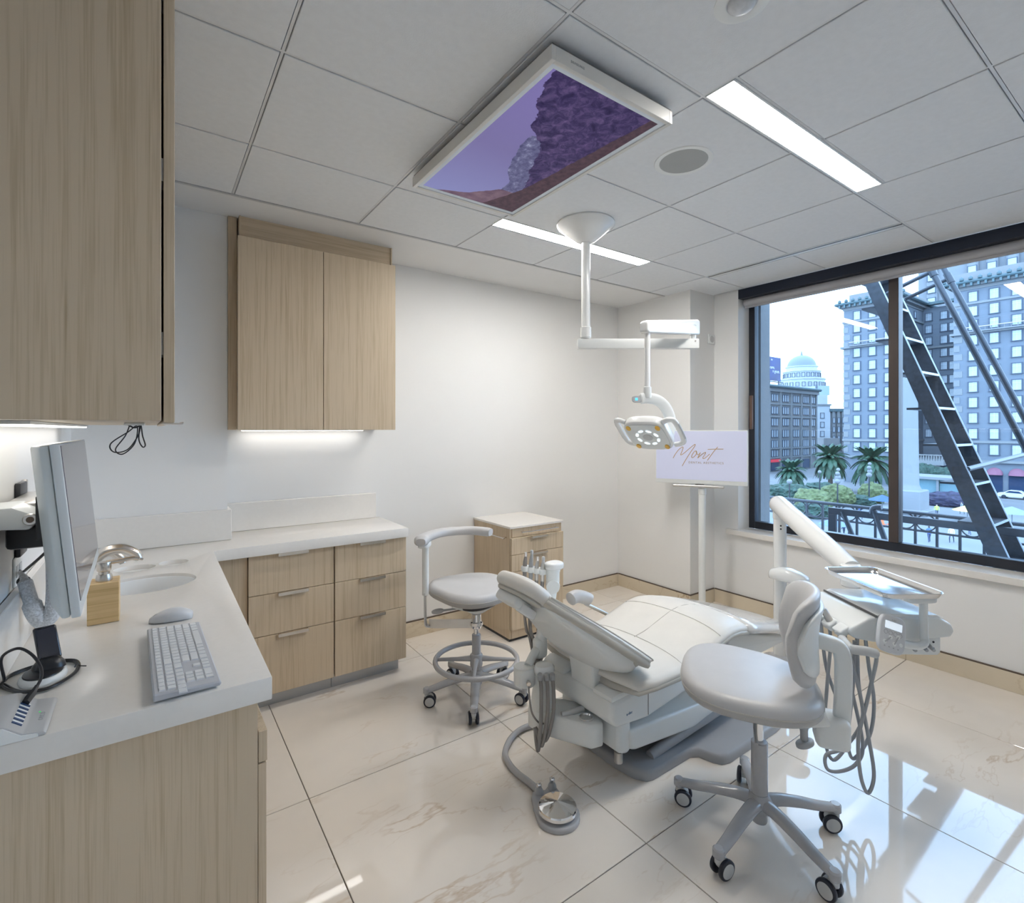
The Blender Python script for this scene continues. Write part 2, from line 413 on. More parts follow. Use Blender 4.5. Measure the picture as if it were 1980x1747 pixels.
# ================================================================ ROOM SHELL
XL, XR, YB, YF, ZC = -.30, 3.91, 3.333, -1.30, 2.597
fl = struct(box('floor', XL - .2, XR + .25, YF - .1, YB + .2, -.12, -.006, M_GROUT))
xs = [XL] + [.5095 + .914 * i for i in range(0, 4)] + [XR]
ys = [YF] + [1.193 + .914 * j for j in range(-2, 3)] + [YB]
rt = random.Random(3)
for i in range(len(xs) - 1):
    for j in range(len(ys) - 1):
        g = .0016
        v, f = boxvf(xs[i] + g, xs[i + 1] - g, ys[j] + g, ys[j + 1] - g, -.0055, 0, .0012)
        mk('floor_tile', v, f, M_FLOOR, fl, False)
struct(box('wall_left', XL - .12, XL, YF, YB + .12, 0, 2.8, M_WALL))
wb = struct(box('wall_back', XL, 4.2, YB, YB + .12, 0, 2.8, M_WALL))
box('wall_bump', XL, .335, 3.11, YB, 0, 2.6, M_WALL, wb)
struct(box('wall_pier', 3.578, 4.2, 2.548, YB, 0, 2.62, M_WALL))
struct(box('wall_front', XL - .12, 4.2, YF - .12, YF, 0, 2.8, M_WALL))
wr = struct(box('wall_right', XR, 4.2, YF, 2.548, 0, .598, M_WALL))
struct(box('wall_right_far', XR, 4.2, 2.33, 2.548, .598, 2.62, M_WALL))
struct(box('wall_right_near', XR, 4.2, YF, -.62, .598, 2.62, M_WALL))
struct(box('wall_right_header', 4.03, 4.2, -.62, 2.33, 2.58, 2.62, M_WALL))
# marble base with the dark reveal line above it
def base(name, x0, x1, y0, y1):
    b = struct(box(name, x0, x1, y0, y1, 0, .108, M_BASE, c=.001))
    e = .0015
    box('trim_strip', x0 + (0 if x1 - x0 > .1 else -0), x1, y0, y1, .108, .115, M_STRIPE, b)
    return b
M_STRIPE = mat('dark_bronze_reveal', (.10, .07, .05), .5)
base('baseboard_back', 1.27, 3.566, 3.321, 3.333)
base('baseboard_pier', 3.566, 3.578, 2.536, 3.321)
base('baseboard_pier_return', 3.578, 3.898, 2.536, 2.548)
for a, b in ((1.193, 2.536), (.279, 1.193), (-.635, .279), (-1.30, -.635)):
    base('baseboard_right', 3.898, 3.91, a + .0008, b - .0008)
# ---------------------------------------------------------------- ceiling
ce = struct(box('ceiling', XL - .1, 4.2, YF - .1, YB + .1, 2.66, 2.74, M_CEIL))
box('drywall_band', XL, XR, 2.806, YB, ZC, 2.66, M_CEIL, ce)
gx = [XL, .3257, .9357, 1.5457, 2.1557, 2.7657, 3.3757, XR]
gy = [YF, -.78, -.17, .44, 1.05, 1.66, 2.27, 2.80]
def ctile(x0, x1, y0, y1):
    h = .0072
    v, f = boxvf(x0 + h, x1 - h, y0 + h, y1 - h, ZC + .0005, ZC + .02, .0015)
    mk('ceiling_tile', v, f, M_TILE, ce, False)
for i in range(len(gx) - 1):
    for j in range(len(gy) - 1):
        x0, x1, y0, y1 = gx[i], gx[i + 1], gy[j], gy[j + 1]
        if abs(y0 - .44) < .01 and 1.5 < x0 < 2.7: y1 = .93
        if abs(y0 - 2.27) < .01 and 1.5 < x0 < 2.7: y0 = 2.392
        if abs(x0 - 3.3757) < .01 and 1 < y0 < 2.0: x0 = 3.437
        ctile(x0, x1, y0, y1)
def tee(x0, x1, y0, y1):
    box('ceiling_tee', x0, x1, y0, y1, ZC + .004, ZC + .03, M_TEE, ce)
for x in gx[1:-1]:
    tee(x - .0045, x + .0045, YF, 2.80)
for y in gy[1:-1]:
    for i in range(len(gx) - 1): tee(gx[i] + .0045, gx[i + 1] - .0045, y - .0045, y + .0045)
for y in (.93, 2.392): tee(1.55, 2.762, y - .0045, y + .0045)
tee(3.432, 3.441, 1.054, 2.266)
box('ceiling_edge_trim', XL, XR, 2.797, 2.812, ZC - .003, ZC + .04, M_GREYL, ce)
box('ceiling_plenum', XL, XR, YF, 2.80, ZC + .03, ZC + .05, M_GAP, ce)
# linear light panels
M_PANEL = mat('light_panel_diffuser', (.9, .9, .9), .5, emit=(1.0, .965, .915), estr=PANEL_EMIT)
for k, (y0, y1, lab) in enumerate(((.935, 1.045, 'long bright linear ceiling light panel near the window, beside the round speaker'),
                                 (2.275, 2.387, 'long bright linear ceiling light panel behind the conical lamp mount'))):
    t = thing('linear_light', lab, 'ceiling light', (2.1557, (y0 + y1) / 2, ZC), group='linear ceiling light panels')
    box('diffuser', 1.553, 2.759, y0 + .006, y1 - .006, ZC + .001, ZC + .02, M_PANEL, t)
    for a, b, c_, d in ((1.550, 2.762, y0, y0 + .006), (1.550, 2.762, y1 - .006, y1), (1.550, 1.553, y0 + .006, y1 - .006), (2.759, 2.762, y0 + .006, y1 - .006)):
        box('trim', a, b, c_, d, ZC - .001, ZC + .02, M_WHITE, t)
# slot air diffuser near the window
t = thing('slot_air_vent', 'narrow black slot air vent in ceiling beside the window', 'air vent', (3.41, 1.66, ZC))
box('slot_throat', 3.386, 3.404, 1.06, 2.262, ZC - .0005, ZC + .03, M_BLACK, t)
box('frame', 3.382, 3.386, 1.056, 2.266, ZC - .001, ZC + .02, M_WHITE, t)
box('frame', 3.404, 3.414, 1.056, 2.266, ZC - .001, ZC + .02, M_WHITE, t)
box('blade', 3.416, 3.430, 1.056, 2.266, ZC - .0005, ZC + .02, M_WHITE, t)
# round ceiling speaker
t = thing('ceiling_speaker', 'round flush ceiling speaker with grey grille', 'speaker', (1.845, 1.347, ZC))
lathe('trim_ring', [(.098, .004), (.120, .004), (.121, .0), (.118, -.003), (.099, -.002), (.098, .004)], M_WHITE, t, (1.845, 1.347, ZC), n=40, cap=False)
lathe('grille', [(.0, -.0015), (.06, -.0015), (.099, -.001), (.099, .003)], mat('speaker_grille', (.42, .43, .42), .7, bump=.6, bscale=900), t, (1.845, 1.347, ZC), n=40)
# occupancy sensor
t = thing('occupancy_sensor', 'white round motion sensor dome on ceiling at top edge', 'sensor', (1.288, .757, ZC))
lathe('bezel', [(.040, -.001), (.058, -.004), (.070, -.001), (.071, .003)], M_WHITE, t, (1.288, .757, ZC), n=32, cap=False)
lathe('lens_dome', [(.0, -.020), (.012, -.0195), (.024, -.016), (.033, -.010), (.037, -.002), (.037, .002)], mat('frosted_lens', (.62, .64, .66), .25, var=.08, scale=60), t, (1.288, .757, ZC), n=28)
# ---------------------------------------------------------------- window
M_GLASS = bpy.data.materials.new('window_glass'); M_GLASS.use_nodes = True
_t = M_GLASS.node_tree; _t.nodes.clear()
_o = _t.nodes.new('ShaderNodeOutputMaterial'); _mx = _t.nodes.new('ShaderNodeMixShader'); _tr = _t.nodes.new('ShaderNodeBsdfTransparent')
_gl = _t.nodes.new('ShaderNodeBsdfGlossy'); _fr = _t.nodes.new('ShaderNodeFresnel'); _nz = _t.nodes.new('ShaderNodeTexNoise'); _rp = _t.nodes.new('ShaderNodeValToRGB')
_nz.inputs['Scale'].default_value = 1.5
_rp.color_ramp.elements[0].color = (.70, .85, .99, 1); _rp.color_ramp.elements[1].color = (.73, .87, 1, 1)
_gl.inputs['Roughness'].default_value = .0; _fr.inputs['IOR'].default_value = 1.45
_t.links.new(_nz.outputs['Fac'], _rp.inputs['Fac']); _t.links.new(_rp.outputs['Color'], _tr.inputs['Color'])
_t.links.new(_fr.outputs['Fac'], _mx.inputs['Fac']); _t.links.new(_tr.outputs[0], _mx.inputs[1]); _t.links.new(_gl.outputs[0], _mx.inputs[2]); _t.links.new(_mx.outputs[0], _o.inputs['Surface'])
MATS['window_glass'] = M_GLASS
wn = struct(bpy.data.objects.new('window_1', None)); COL.objects.link(wn); wn.location = (4.1, .85, .64); OFF[wn] = Vector((4.1, .85, .64))
M_MULL = mat('brown_mullion', (.075, .058, .052), .4, .3, var=.06)
box('window_frame', 4.07, 4.135, 2.282, 2.345, .64, 2.56, M_FRAMED, wn, .004)
box('window_frame', 4.07, 4.135, -.62, 2.282, .64, .700, M_FRAMED, wn, .004)
box('window_frame', 4.07, 4.135, -.62, 2.282, 2.52, 2.58, M_FRAMED, wn, .004)
box('window_frame', 4.07, 4.135, -.62, -.57, .700, 2.52, M_FRAMED, wn, .004)
box('window_mullion', 4.058, 4.14, 1.283, 1.340, .700, 2.52, M_MULL, wn, .003)
box('window_mullion', 4.058, 4.14, .06, .117, .700, 2.52, M_MULL, wn, .003)
for a, b in ((1.340, 2.282), (.117, 1.283), (-.57, .06)):
    mk('window_pane', [(4.105, a, .70), (4.105, b, .70), (4.105, b, 2.52), (4.105, a, 2.52)], [(0, 1, 2, 3)], M_GLASS, wn, False)
box('window_latch', 4.045, 4.068, 2.288, 2.312, 1.46, 1.74, mat('walnut_latch', (.16, .10, .075), .5), wn, .003)
sl = struct(box('trim_1', 3.872, 4.07, -.63, 2.42, .598, .64, M_TOP, c=.003))
rs = thing('roller_shade', 'dark header box with rolled grey shade above the window', 'roller shade', (3.96, .85, 2.5))
box('header_box', 3.905, 4.02, -.62, 2.328, 2.522, 2.596, mat('navy_black_metal', (.012, .018, .035), .3, .3), rs, .002)
tube('shade_roll', [(3.985, -.60, 2.498), (3.985, 2.315, 2.498)], .030, mat('grey_shade_fabric', (.42, .42, .44), .8, bump=.2, bscale=500), rs, n=20)
box('hem_bar', 3.978, 3.992, -.60, 2.315, 2.452, 2.470, MATS['grey_shade_fabric'], rs, .003)
# ================================================================ CABINETS AND WORKTOP
M_TOE = mat('brushed_toe_kick', (.50, .51, .52), .35, .6)
M_LED = mat('led_strip', (.9, .9, .9), .5, emit=(1.0, .97, .93), estr=STRIP_EMIT)
M_INT = mat('cabinet_inside_dark', (.10, .085, .065), .8)
# --- sink cabinet of the left run: end panel faces the camera
t = thing('sink_cabinet', 'pale oak sink cabinet with plain end panel, under the monitor', 'cabinet', (-.05, 2.1, 0))
box('end_panel', -.298, .207, 1.336, 1.356, .0, .812, M_WOOD, t, .0008)
box('carcass', -.298, .200, 1.356, 3.10, .10, .640, M_INT, t)
box('toe_kick', -.298, .150, 1.356, 3.10, .0, .10, M_TOE, t)
for k, (a, b) in enumerate(((1.338, 1.80), (1.803, 2.30), (2.303, 2.80))):
    fr = box('false_front', .209, .2285, a, b, .664, .738, M_WOOD, t, .0012)
    dr = box('door', .208, .2265, a, b, .105, .660, M_WOOD, t, .0012)
    if k != 9:
        pv = [(.2265, b - .20), (.2345, b - .20)]
        prism('pull_tab', [(.2285, .738), (.2285, .7405), (.246, .7405), (.246, .722), (.244, .722), (.244, .738)], b - .16, b - .02, M_NICKEL, fr, axis='y')
# filler in the inner corner
t = thing('corner_filler', 'narrow upright oak filler panel in inner corner below worktop', 'cabinet panel', (.31, 2.90, 0))
box('panel', .232, .4015, 2.896, 2.914, .10, .814, M_WOOD, t, .0008)
box('toe_kick', .232, .398, 2.947, 2.957, .0, .10, M_TOE, t)
# --- drawer units of the back run
def drawer_unit(x0, x1, label, end):
    t = thing('drawer_cabinet', label, 'cabinet', ((x0 + x1) / 2, 3.0, 0), group='drawer cabinets under the back worktop')
    box('carcass', x0 + .004, x1 - .003, 2.90, 3.325, .085, .812, M_INT if not end else M_WOOD, t, .0008)
    box('toe_kick', x0, x1 - (.025 if end else 0), 2.945, 2.955, .0, .085, M_TOE, t)
    for a, b in ((.6075, .811), (.3935, .6045), (.083, .3905)):
        d = box('drawer', x0 + .002, x1 - .002, 2.88, 2.899, a, b, M_WOOD, t, .0012)
        c = (x0 + x1) / 2
        prism('handle', [(2.8795, b + .0005), (2.8795, b + .0025), (2.861, b + .0025), (2.861, b - .014), (2.863, b - .014), (2.863, b + .0005)],
              c - .075, c + .075, M_NICKEL, d, axis='x')
    return t
drawer_unit(.402, .830, 'oak three-drawer cabinet nearest the inner corner of worktop', False)
drawer_unit(.833, 1.258, 'oak three-drawer cabinet at right end of back worktop', True)
# --- worktop (L-shaped, one slab, with sink and two waste holes)
def ell(cx, cy, a, b, n=40): return [(cx + a * math.cos(2 * PI * i / n), cy + b * math.sin(2 * PI * i / n)) for i in range(n)]
SNK = (-.015, 2.395, .163, .135)
wt = thing('worktop', 'L-shaped white quartz worktop with upstands and cut-out sink', 'worktop', (0, 2.4, .84))
plate('slab', [(-.298, 1.32), (.236, 1.32), (.248, 2.851), (1.258, 2.851), (1.258, 3.331), (.337, 3.331), (.337, 3.108), (-.298, 3.108)],
      [ell(*SNK), ell(.083, 2.712, .055, .052, 28), ell(-.055, 2.690, .072, .06, 28)], .815, .870, M_TOP, wt, .003)
box('upstand', -.298, -.279, 1.33, 3.088, .8705, 1.032, M_TOP, wt, .002)
box('upstand', -.298, .352, 3.089, 3.108, .8705, 1.032, M_TOP, wt, .002)
box('upstand', .354, 1.230, 3.312, 3.331, .8705, 1.034, M_TOP, wt, .002)
box('upstand', .337, .352, 3.110, 3.331, .8705, 1.032, M_TOP, wt, .002)
# --- sink basin
t = thing('sink_basin', 'oval white ceramic basin sunk below the worktop', 'sink', (SNK[0], SNK[1], .72))
pr = [(1.045, .8135), (1.045, .800), (1.0, .72), (.72, .665), (.20, .655), (.12, .655), (.12, .648), (.75, .655), (.99, .705), (.975, .76), (1.005, .8135)]
pr = [(.996, .856), (.996, .80), (.97, .74), (.72, .660), (.15, .650), (.15, .656), (.68, .668), (.93, .745), (.955, .80), (.965, .856), (.98, .8585), (.996, .856)]
lathe('bowl', [(r * SNK[2], h) for r, h in pr], M_CERAM, t, (SNK[0], SNK[1], 0), n=48, sy=SNK[3] / SNK[2], smooth=50, cap=False)
lathe('drain', [(.0, .658), (.018, .6585), (.024, .661), (.026, .659)], M_CHROME, t, (SNK[0], SNK[1], 0), n=20)
for nm, cx_, cy_, a, lab in (('waste_chute', .083, 2.712, .056, 'small round white waste chute hole in worktop, farther right'),
                          ('waste_chute', -.055, 2.690, .073, 'round white waste chute hole in worktop behind the faucets')):
    t = thing(nm, lab, 'waste chute', (cx_, cy_, .80), group='waste chute holes')
    sy_ = .052 / .055 if a < .06 else .06 / .072
    lathe('liner', [(a * .96, .66), (a * .98, .8135), (a * 1.08, .8135), (a * 1.08, .805), (a * 1.03, .66), (a * .96, .66)], M_CERAM, t, (cx_, cy_, 0), n=32, sy=sy_, cap=False)
    lathe('rubber_flap', [(.0, .835), (a * .6, .842), (a * .93, .850), (a * .955, .849), (a * .955, .842), (.0, .828)], M_WHITE, t, (cx_, cy_, 0), n=32, sy=sy_)
# --- upper cabinet on the left wall
t = thing('wall_cabinet', 'large oak wall cabinet at left, end panel facing the camera', 'cabinet', (-.13, 2.0, 1.476), group='upper wall cabinets')
box('end_panel', -.298, .0185, 1.320, 1.340, 1.476, 2.596, M_WOOD, t, .0008)
box('carcass', -.298, .012, 1.340, 2.72, 1.482, 2.596, M_INT, t)
box('bottom_panel', -.298, .0185, 1.340, 2.72, 1.476, 1.482, M_WOOD, t)
for k, (a, b) in enumerate(((1.322, 1.79), (1.793, 2.26), (2.263, 2.72))):
    d = box('door', .0225, .0425, a, b, 1.472, 2.594, M_WOOD, t, .0012)
    if k == 0:
        prism('pull_tab', [(.024, 1.4715), (.024, 1.4685), (.058, 1.4685), (.060, 1.473), (.058, 1.474), (.055, 1.4715)], a + .02, a + .17, M_NICKEL, d, axis='y')
        for z in (1.62, 2.0, 2.40): box('hinge', .012, .0225, a + .03, a + .08, z, z + .05, M_STEEL, d)
t = thing('under_cabinet_light', 'slim bright strip light under the left wall cabinet', 'strip light', (-.23, 2.0, 1.466), group='under-cabinet strip lights')
box('housing', -.262, -.205, 1.45, 2.66, 1.468, 1.475, M_WHITE, t)
box('diffuser', -.258, -.209, 1.455, 2.655, 1.464, 1.468, M_LED, t)
# looped cord hanging below it
pc = [(-.045, 1.72, 1.472), (-.055, 1.70, 1.440), (-.075, 1.69, 1.405), (-.060, 1.70, 1.392), (-.035, 1.71, 1.420), (-.030, 1.72, 1.466),
      (-.050, 1.71, 1.450), (-.085, 1.69, 1.42), (-.078, 1.69, 1.398), (-.050, 1.70, 1.404), (-.028, 1.715, 1.44), (-.022, 1.72, 1.468),
      (-.018, 1.72, 1.44), (-.012, 1.715, 1.415), (-.018, 1.71, 1.410), (-.026, 1.715, 1.43), (-.024, 1.72, 1.470)]
t = thing('looped_cord', 'thin black cord coiled and hung under left wall cabinet', 'cord', (-.04, 1.71, 1.47))
tube('cord', cr(pc, 8), .0016, M_BLACK, t, n=6)
box('cord_clip', -.058, -.012, 1.70, 1.745, 1.468, 1.4755, M_WHITE, t, .002)
tube('cable_tie', cr([(-.050, 1.71, 1.470), (-.035, 1.705, 1.462), (-.020, 1.71, 1.470)], 5), .0022, M_BLACK, t, n=6)
# --- upper cabinet on the back wall
t = thing('wall_cabinet', 'oak two-door wall cabinet above the back worktop', 'cabinet', (.8, 3.16, 1.455), group='upper wall cabinets')
box('carcass', .378, 1.235, 3.022, 3.331, 1.462, 2.475, M_WOOD, t, .0006)
box('door', .371, .8035, 3.0, 3.0205, 1.456, 2.474, M_WOOD, t, .0012)
box('door', .8065, 1.238, 3.0, 3.0205, 1.456, 2.474, M_WOOD, t, .0012)
fl_ = box('top_filler', .392, 1.228, 3.058, 3.331, 2.4755, 2.5965, M_WOODH, t)
box('side_cap', .384, .3915, 3.050, 3.331, 2.4755, 2.5965, M_WOOD, t); box('side_cap', 1.2285, 1.236, 3.050, 3.331, 2.4755, 2.5965, M_WOOD, t)
box('scribe_panel', .336, .3775, 3.092, 3.110, 1.456, 2.5965, M_WOOD, t, .0006)
for a in (.70, .895): box('pull_tab', a - .045, a + .045, 2.992, 3.018, 1.4525, 1.4555, M_NICKEL, t)
t = thing('under_cabinet_light', 'slim bright strip light under back wall cabinet', 'strip light', (.8, 3.25, 1.455), group='under-cabinet strip lights')
box('housing', .42, 1.12, 3.235, 3.295, 1.453, 1.4615, M_WHITE, t)
box('diffuser', .424, 1.116, 3.239, 3.291, 1.449, 1.453, M_LED, t)
# --- mobile cabinet by the back wall
t = thing('side_cart', 'tall oak drawer cart with white top against the back wall', 'cabinet', (2.24, 3.09, 0))
box('side_panel', 2.004, 2.022, 2.862, 3.328, .018, .776, M_WOOD, t, .0008)
box('side_panel', 2.452, 2.470, 2.862, 3.328, .018, .776, M_WOOD, t, .0008)
box('carcass', 2.022, 2.452, 2.870, 3.328, .05, .776, M_WOOD, t)
box('plinth', 2.006, 2.468, 2.868, 3.32, .0, .018, M_BLACK, t)
box('bottom_rail', 2.022, 2.452, 2.860, 2.872, .018, .080, M_WOOD, t)
box('top', 1.998, 2.476, 2.846, 3.331, .776, .792, M_TOP, t, .002)
tp = box('top_rail', 2.022, 2.452, 2.856, 2.8695, .715, .775, M_WOOD, t, .0008)
tube('bar_handle', cr([(2.10, 2.857, .748), (2.10, 2.832, .748), (2.11, 2.826, .748), (2.39, 2.826, .748), (2.40, 2.832, .748), (2.40, 2.857, .748)], 3), .0045, M_CHROME, tp, n=10)
for a, b in ((.600, .712), (.484, .597), (.310, .481)):
    d = box('drawer', 2.006, 2.470, 2.838, 2.858, a, b, M_WOOD, t, .0015)
    prism('handle', [(2.8385, b + .0003), (2.8385, b + .002), (2.812, b + .002), (2.812, b - .012), (2.8145, b - .012), (2.8145, b + .0003)], 2.165, 2.305, M_NICKEL, d, axis='x')
box('door', 2.006, 2.470, 2.838, 2.858, .082, .307, M_WOOD, t, .0015)
tube('towel_bar', cr([(2.004, 2.90, .712), (1.975, 2.90, .712), (1.968, 2.908, .712), (1.968, 3.285, .712), (1.975, 3.293, .712), (2.004, 3.293, .712)], 3), .005, M_NICKEL, t, n=10)

# ================================================================ THINGS ON THE WORKTOP
# faucets
def faucet(name, lab, bx, by, pts, r0, r1, tip):
    t = thing(name, lab, 'faucet', (bx, by, .8705))
    lathe('base_flange', [(.030, .8708), (.030, .876), (.024, .882), (.021, .884)], M_NICKEL, t, (bx, by, 0), n=24)
    p = cr(pts, 8); n = len(p)
    tube('spout', p, [r0 + (r1 - r0) * i / (n - 1) for i in range(n)], M_NICKEL, t, n=18)
    d = (Vector(p[-1]) - Vector(p[-2])).normalized(); e = Vector(p[-1])
    cyl('aerator', e, e + d * tip, r1 * .82, M_STEEL, t, n=18, bevel=.001)
    return t
f1 = faucet('gooseneck_faucet', 'brushed nickel gooseneck faucet arching over the sink, taller spout', -.205, 2.40,
       [(-.205, 2.40, .876), (-.200, 2.40, .915), (-.178, 2.40, .965), (-.140, 2.40, 1.005), (-.090, 2.40, 1.012), (-.050, 2.40, .990), (-.038, 2.40, .970)], .022, .0165, .006)
f2 = faucet('sensor_spout', 'shorter brushed nickel spout beside the taller faucet', -.245, 2.53,
       [(-.245, 2.53, .876), (-.240, 2.53, .915), (-.215, 2.53, .955), (-.175, 2.53, .980), (-.130, 2.53, .980), (-.098, 2.53, .955), (-.090, 2.53, .935)], .019, .014, .005)
# bamboo soap dispenser
t = thing('soap_dispenser', 'square bamboo soap dispenser with nickel pump beside the sink', 'soap dispenser', (-.117, 2.012, .8705))
box('bamboo_block', -.155, -.079, 1.972, 2.052, .8705, .992, M_BAMBOO, t, .0012)
lathe('collar', [(.021, .9925), (.021, .998), (.020, 1.006), (.018, 1.012)], M_STEEL, t, (-.117, 2.012, 0), n=24)
lathe('neck', [(.0145, 1.012), (.0145, 1.022)], M_NICKEL, t, (-.117, 2.012, 0), n=20)
lathe('pump_head', [(.017, 1.022), (.0185, 1.025), (.0185, 1.046), (.0175, 1.049), (.006, 1.0505), (.0, 1.0505)], M_NICKEL, t, (-.117, 2.012, 0), n=24)
tube('nozzle', cr([(-.112, 2.012, 1.046), (-.075, 2.012, 1.048), (-.045, 2.012, 1.0505), (-.030, 2.012, 1.046), (-.020, 2.012, 1.042)], 5), [.007] * 8 + [.006] * 8 + [.0035] * 5, M_NICKEL, t, n=10)

# keyboard
KB = TM((.0615, 1.555, .8705), math.radians(1.6))
t = thing('keyboard', 'slim white computer keyboard lying lengthwise on the worktop', 'keyboard', (.0615, 1.555, .8705))
M_KEYB = mat('keyboard_body', (.50, .52, .56), .4); M_KEY = mat('keycap', (.72, .74, .76), .4); M_LEG = mat('key_legend', (.35, .36, .38), .5)
# local frame: long axis = -Y (left end far), rows run across X
def kz(x): return .0155 - .075 * (x + .065) * .12
v, f = boxvf(-.0635, .0635, -.2265, .2265, .004, .014, .003)
v = [(x, y, z + (.007 * (-x + .0635) / .127 if z > .008 else 0)) for x, y, z in v]
mk('body', v, f, M_KEYB, t, False, T=KB)
v, f = boxvf(-.0635, -.050, -.15, .15, 0, .006, .001); mk('rear_foot', v, f, M_KEYB, t, False, T=KB)
v, f = boxvf(.045, .060, -.15, .15, 0, .0045, .001); mk('front_foot', v, f, M_KEYB, t, False, T=KB)
rows = [  # (x centre, depth, list of (start,width) in key units counted from the far end of the board)
    (-.0475, .012, [(i, 1) for i in range(20)]),
    (-.0295, .0165, [(i, 1) for i in range(13)] + [(13, 2)] + [(15.2 + i, 1) for i in range(3)] + [(18.4 + i, 1) for i in range(4)]),
    (-.0110, .0165, [(0, 1.5)] + [(1.5 + i, 1) for i in range(12)] + [(13.5, 1.5)] + [(15.2 + i, 1) for i in range(3)] + [(18.4 + i, 1) for i in range(3)]),
    (.0075, .0165, [(0, 1.75)] + [(1.75 + i, 1) for i in range(11)] + [(12.75, 2.25)] + [(18.4 + i, 1) for i in range(3)]),
    (.0260, .0165, [(0, 2.25)] + [(2.25 + i, 1) for i in range(10)] + [(12.25, 2.75)] + [(16.2, 1)] + [(18.4 + i, 1) for i in range(3)]),
    (.0445, .0165, [(0, 1.25), (1.25, 1.25), (2.5, 1.25), (3.75, 6), (9.75, 1.25), (11, 1.25), (12.25, 1.25), (13.5, 1.5)] + [(15.2 + i, 1) for i in range(3)] + [(18.4, 2), (20.4, 1)])]
U = .434 / 22.4; cache = {}
for xc, dp, ks in rows:
    u = U if len(ks) != 20 else .434 / 20
    zt = .014 + .007 * (.0635 - xc) / .127
    for s, wd in ks:
        key = (round(wd * u, 4), dp)
        if key not in cache:
            hx, hy = dp / 2, wd * u / 2 - .0013
            v = [(sx * hx, sy * hy, 0) for sx, sy in ((-1, -1), (1, -1), (1, 1), (-1, 1))] + [(sx * (hx - .0012), sy * (hy - .0012), .0028) for sx, sy in ((-1, -1), (1, -1), (1, 1), (-1, 1))]
            cache[key] = meshonly('key', v, [(3, 2, 1, 0), (4, 5, 6, 7), (0, 1, 5, 4), (1, 2, 6, 5), (2, 3, 7, 6), (3, 0, 4, 7)], M_KEY)
        p = KB @ Vector((xc, .217 - (s + wd / 2) * u, zt))
        inst('key', cache[key], p, t, rot=(0, math.radians(3.15), math.radians(1.6)))
# mouse
t = thing('computer_mouse', 'white wireless mouse behind the keyboard', 'mouse', (.052, 1.885, .8705))
MT = TM((.052, 1.888, .8705), math.radians(171))
rings = []
for i in range(15):
    s = i / 14; x = -.056 + .112 * s
    wdt = .031 * (math.sin(PI * (s * .94 + .03)) ** .38) * (1 - .10 * s); h = .036 * (math.sin(PI * (.06 + .86 * (1 - s) ** .9)) ** .75) * (.62 + .38 * (1 - s)) + .006
    ring = []
    for j in range(16):
        a = 2 * PI * j / 16; c, sn = math.cos(a), math.sin(a)
        y = wdt * math.copysign(abs(c) ** .75, c); z = h * .42 + h * .58 * sn if sn > 0 else h * .42 + h * .42 * max(-1, sn * 1.6)
        ring.append((x, y, z + .0005))
    rings.append(ring)
loft('shell', rings, mat('mouse_shell', (.66, .68, .71), .35), t, True, T=MT)
rings2 = [[(.030 + .018 * i / 6, .0028 * math.cos(2 * PI * j / 8), .0245 - .006 * i / 6 + .0035 * math.sin(PI * i / 6) * max(0, math.sin(2 * PI * j / 8))) for j in range(8)] for i in range(7)]
loft('scroll_wheel', rings2, M_GREY, t, True, T=MT)

# USB hub: wedge with a row of ports on its slope
t = thing('usb_hub', 'silver wedge-shaped multi-port hub at counter edge, cable plugged in', 'usb hub', (-.205, 1.395, .8705))
M_ALU = mat('hub_aluminium', (.52, .525, .53), .38, .2)
prism('hub_body', [(-.262, .8706), (-.166, .8706), (-.163, .874), (-.168, .879), (-.196, .883), (-.222, .904), (-.230, .906), (-.262, .906)], 1.318, 1.472, M_ALU, t, axis='y', bevel=.002)
prism('end_cap', [(-.260, .872), (-.175, .872), (-.176, .8775), (-.199, .881), (-.224, .9015), (-.260, .903)], 1.3155, 1.3182, M_WHITE, t, axis='y')
for k in range(6):
    Tm = basis((-.209, 1.345 + k * .0165, .8938), (-.778, 0, .628), (0, 1, 0), (.628, 0, .778))
    v, f = boxvf(-.009, .009, -.0026, .0026, -.002, .0012); mk('usb_port', v, f, mat('port_blue', (.02, .06, .16), .4), t, False, T=Tm)
    v, f = boxvf(-.009, .009, .0032, .0075, -.002, .0012); mk('port_bridge', v, f, M_WHITE, t, False, T=Tm)
cyl('status_led', (-.184, 1.405, .8808), (-.184, 1.405, .8822), .0017, mat('green_led', (.05, .5, .12), .4, emit=(.1, .8, .2), estr=.6), t, n=10)
text('maker_mark', 'ORICO', .011, M_GREY, basis((-.178, 1.385, .8806), (0, 1, 0), (-.99, 0, .14), (.14, 0, .99)), t, .0003)
# handheld device on a round dock
t = thing('handheld_dock', 'glossy black handheld device standing in round charging dock', 'charging dock', (-.205, 1.625, .8705))
dc_ = (-.206, 1.618, 0)
lathe('dock_base', [(.050, .8708), (.052, .876), (.050, .882), (.046, .886), (.0, .887)], M_WHITE, t, dc_, n=36, sx=.85, sy=1.1)
lathe('dock_top', [(.043, .8865), (.042, .889), (.030, .892), (.0, .893)], M_BLACK, t, dc_, n=32, sx=.85, sy=1.1)
DT = basis((-.196, 1.640, .905), (.965, .26, 0), (-.18, .30, .937), (.2436, -.9041, .336))
v, f = boxvf(-.0215, .0215, .0, .080, -.006, .006)
mk('device_body', v, f, mat('gloss_black', (.006, .008, .016), .08, coat=.6), t, 40, bevel=.005, bseg=3, T=DT)
v, f = boxvf(-.018, .018, .010, .074, .0062, .0068); mk('device_screen', v, f, mat('dark_screen', (.008, .012, .03), .04, coat=1.0), t, False, T=DT)
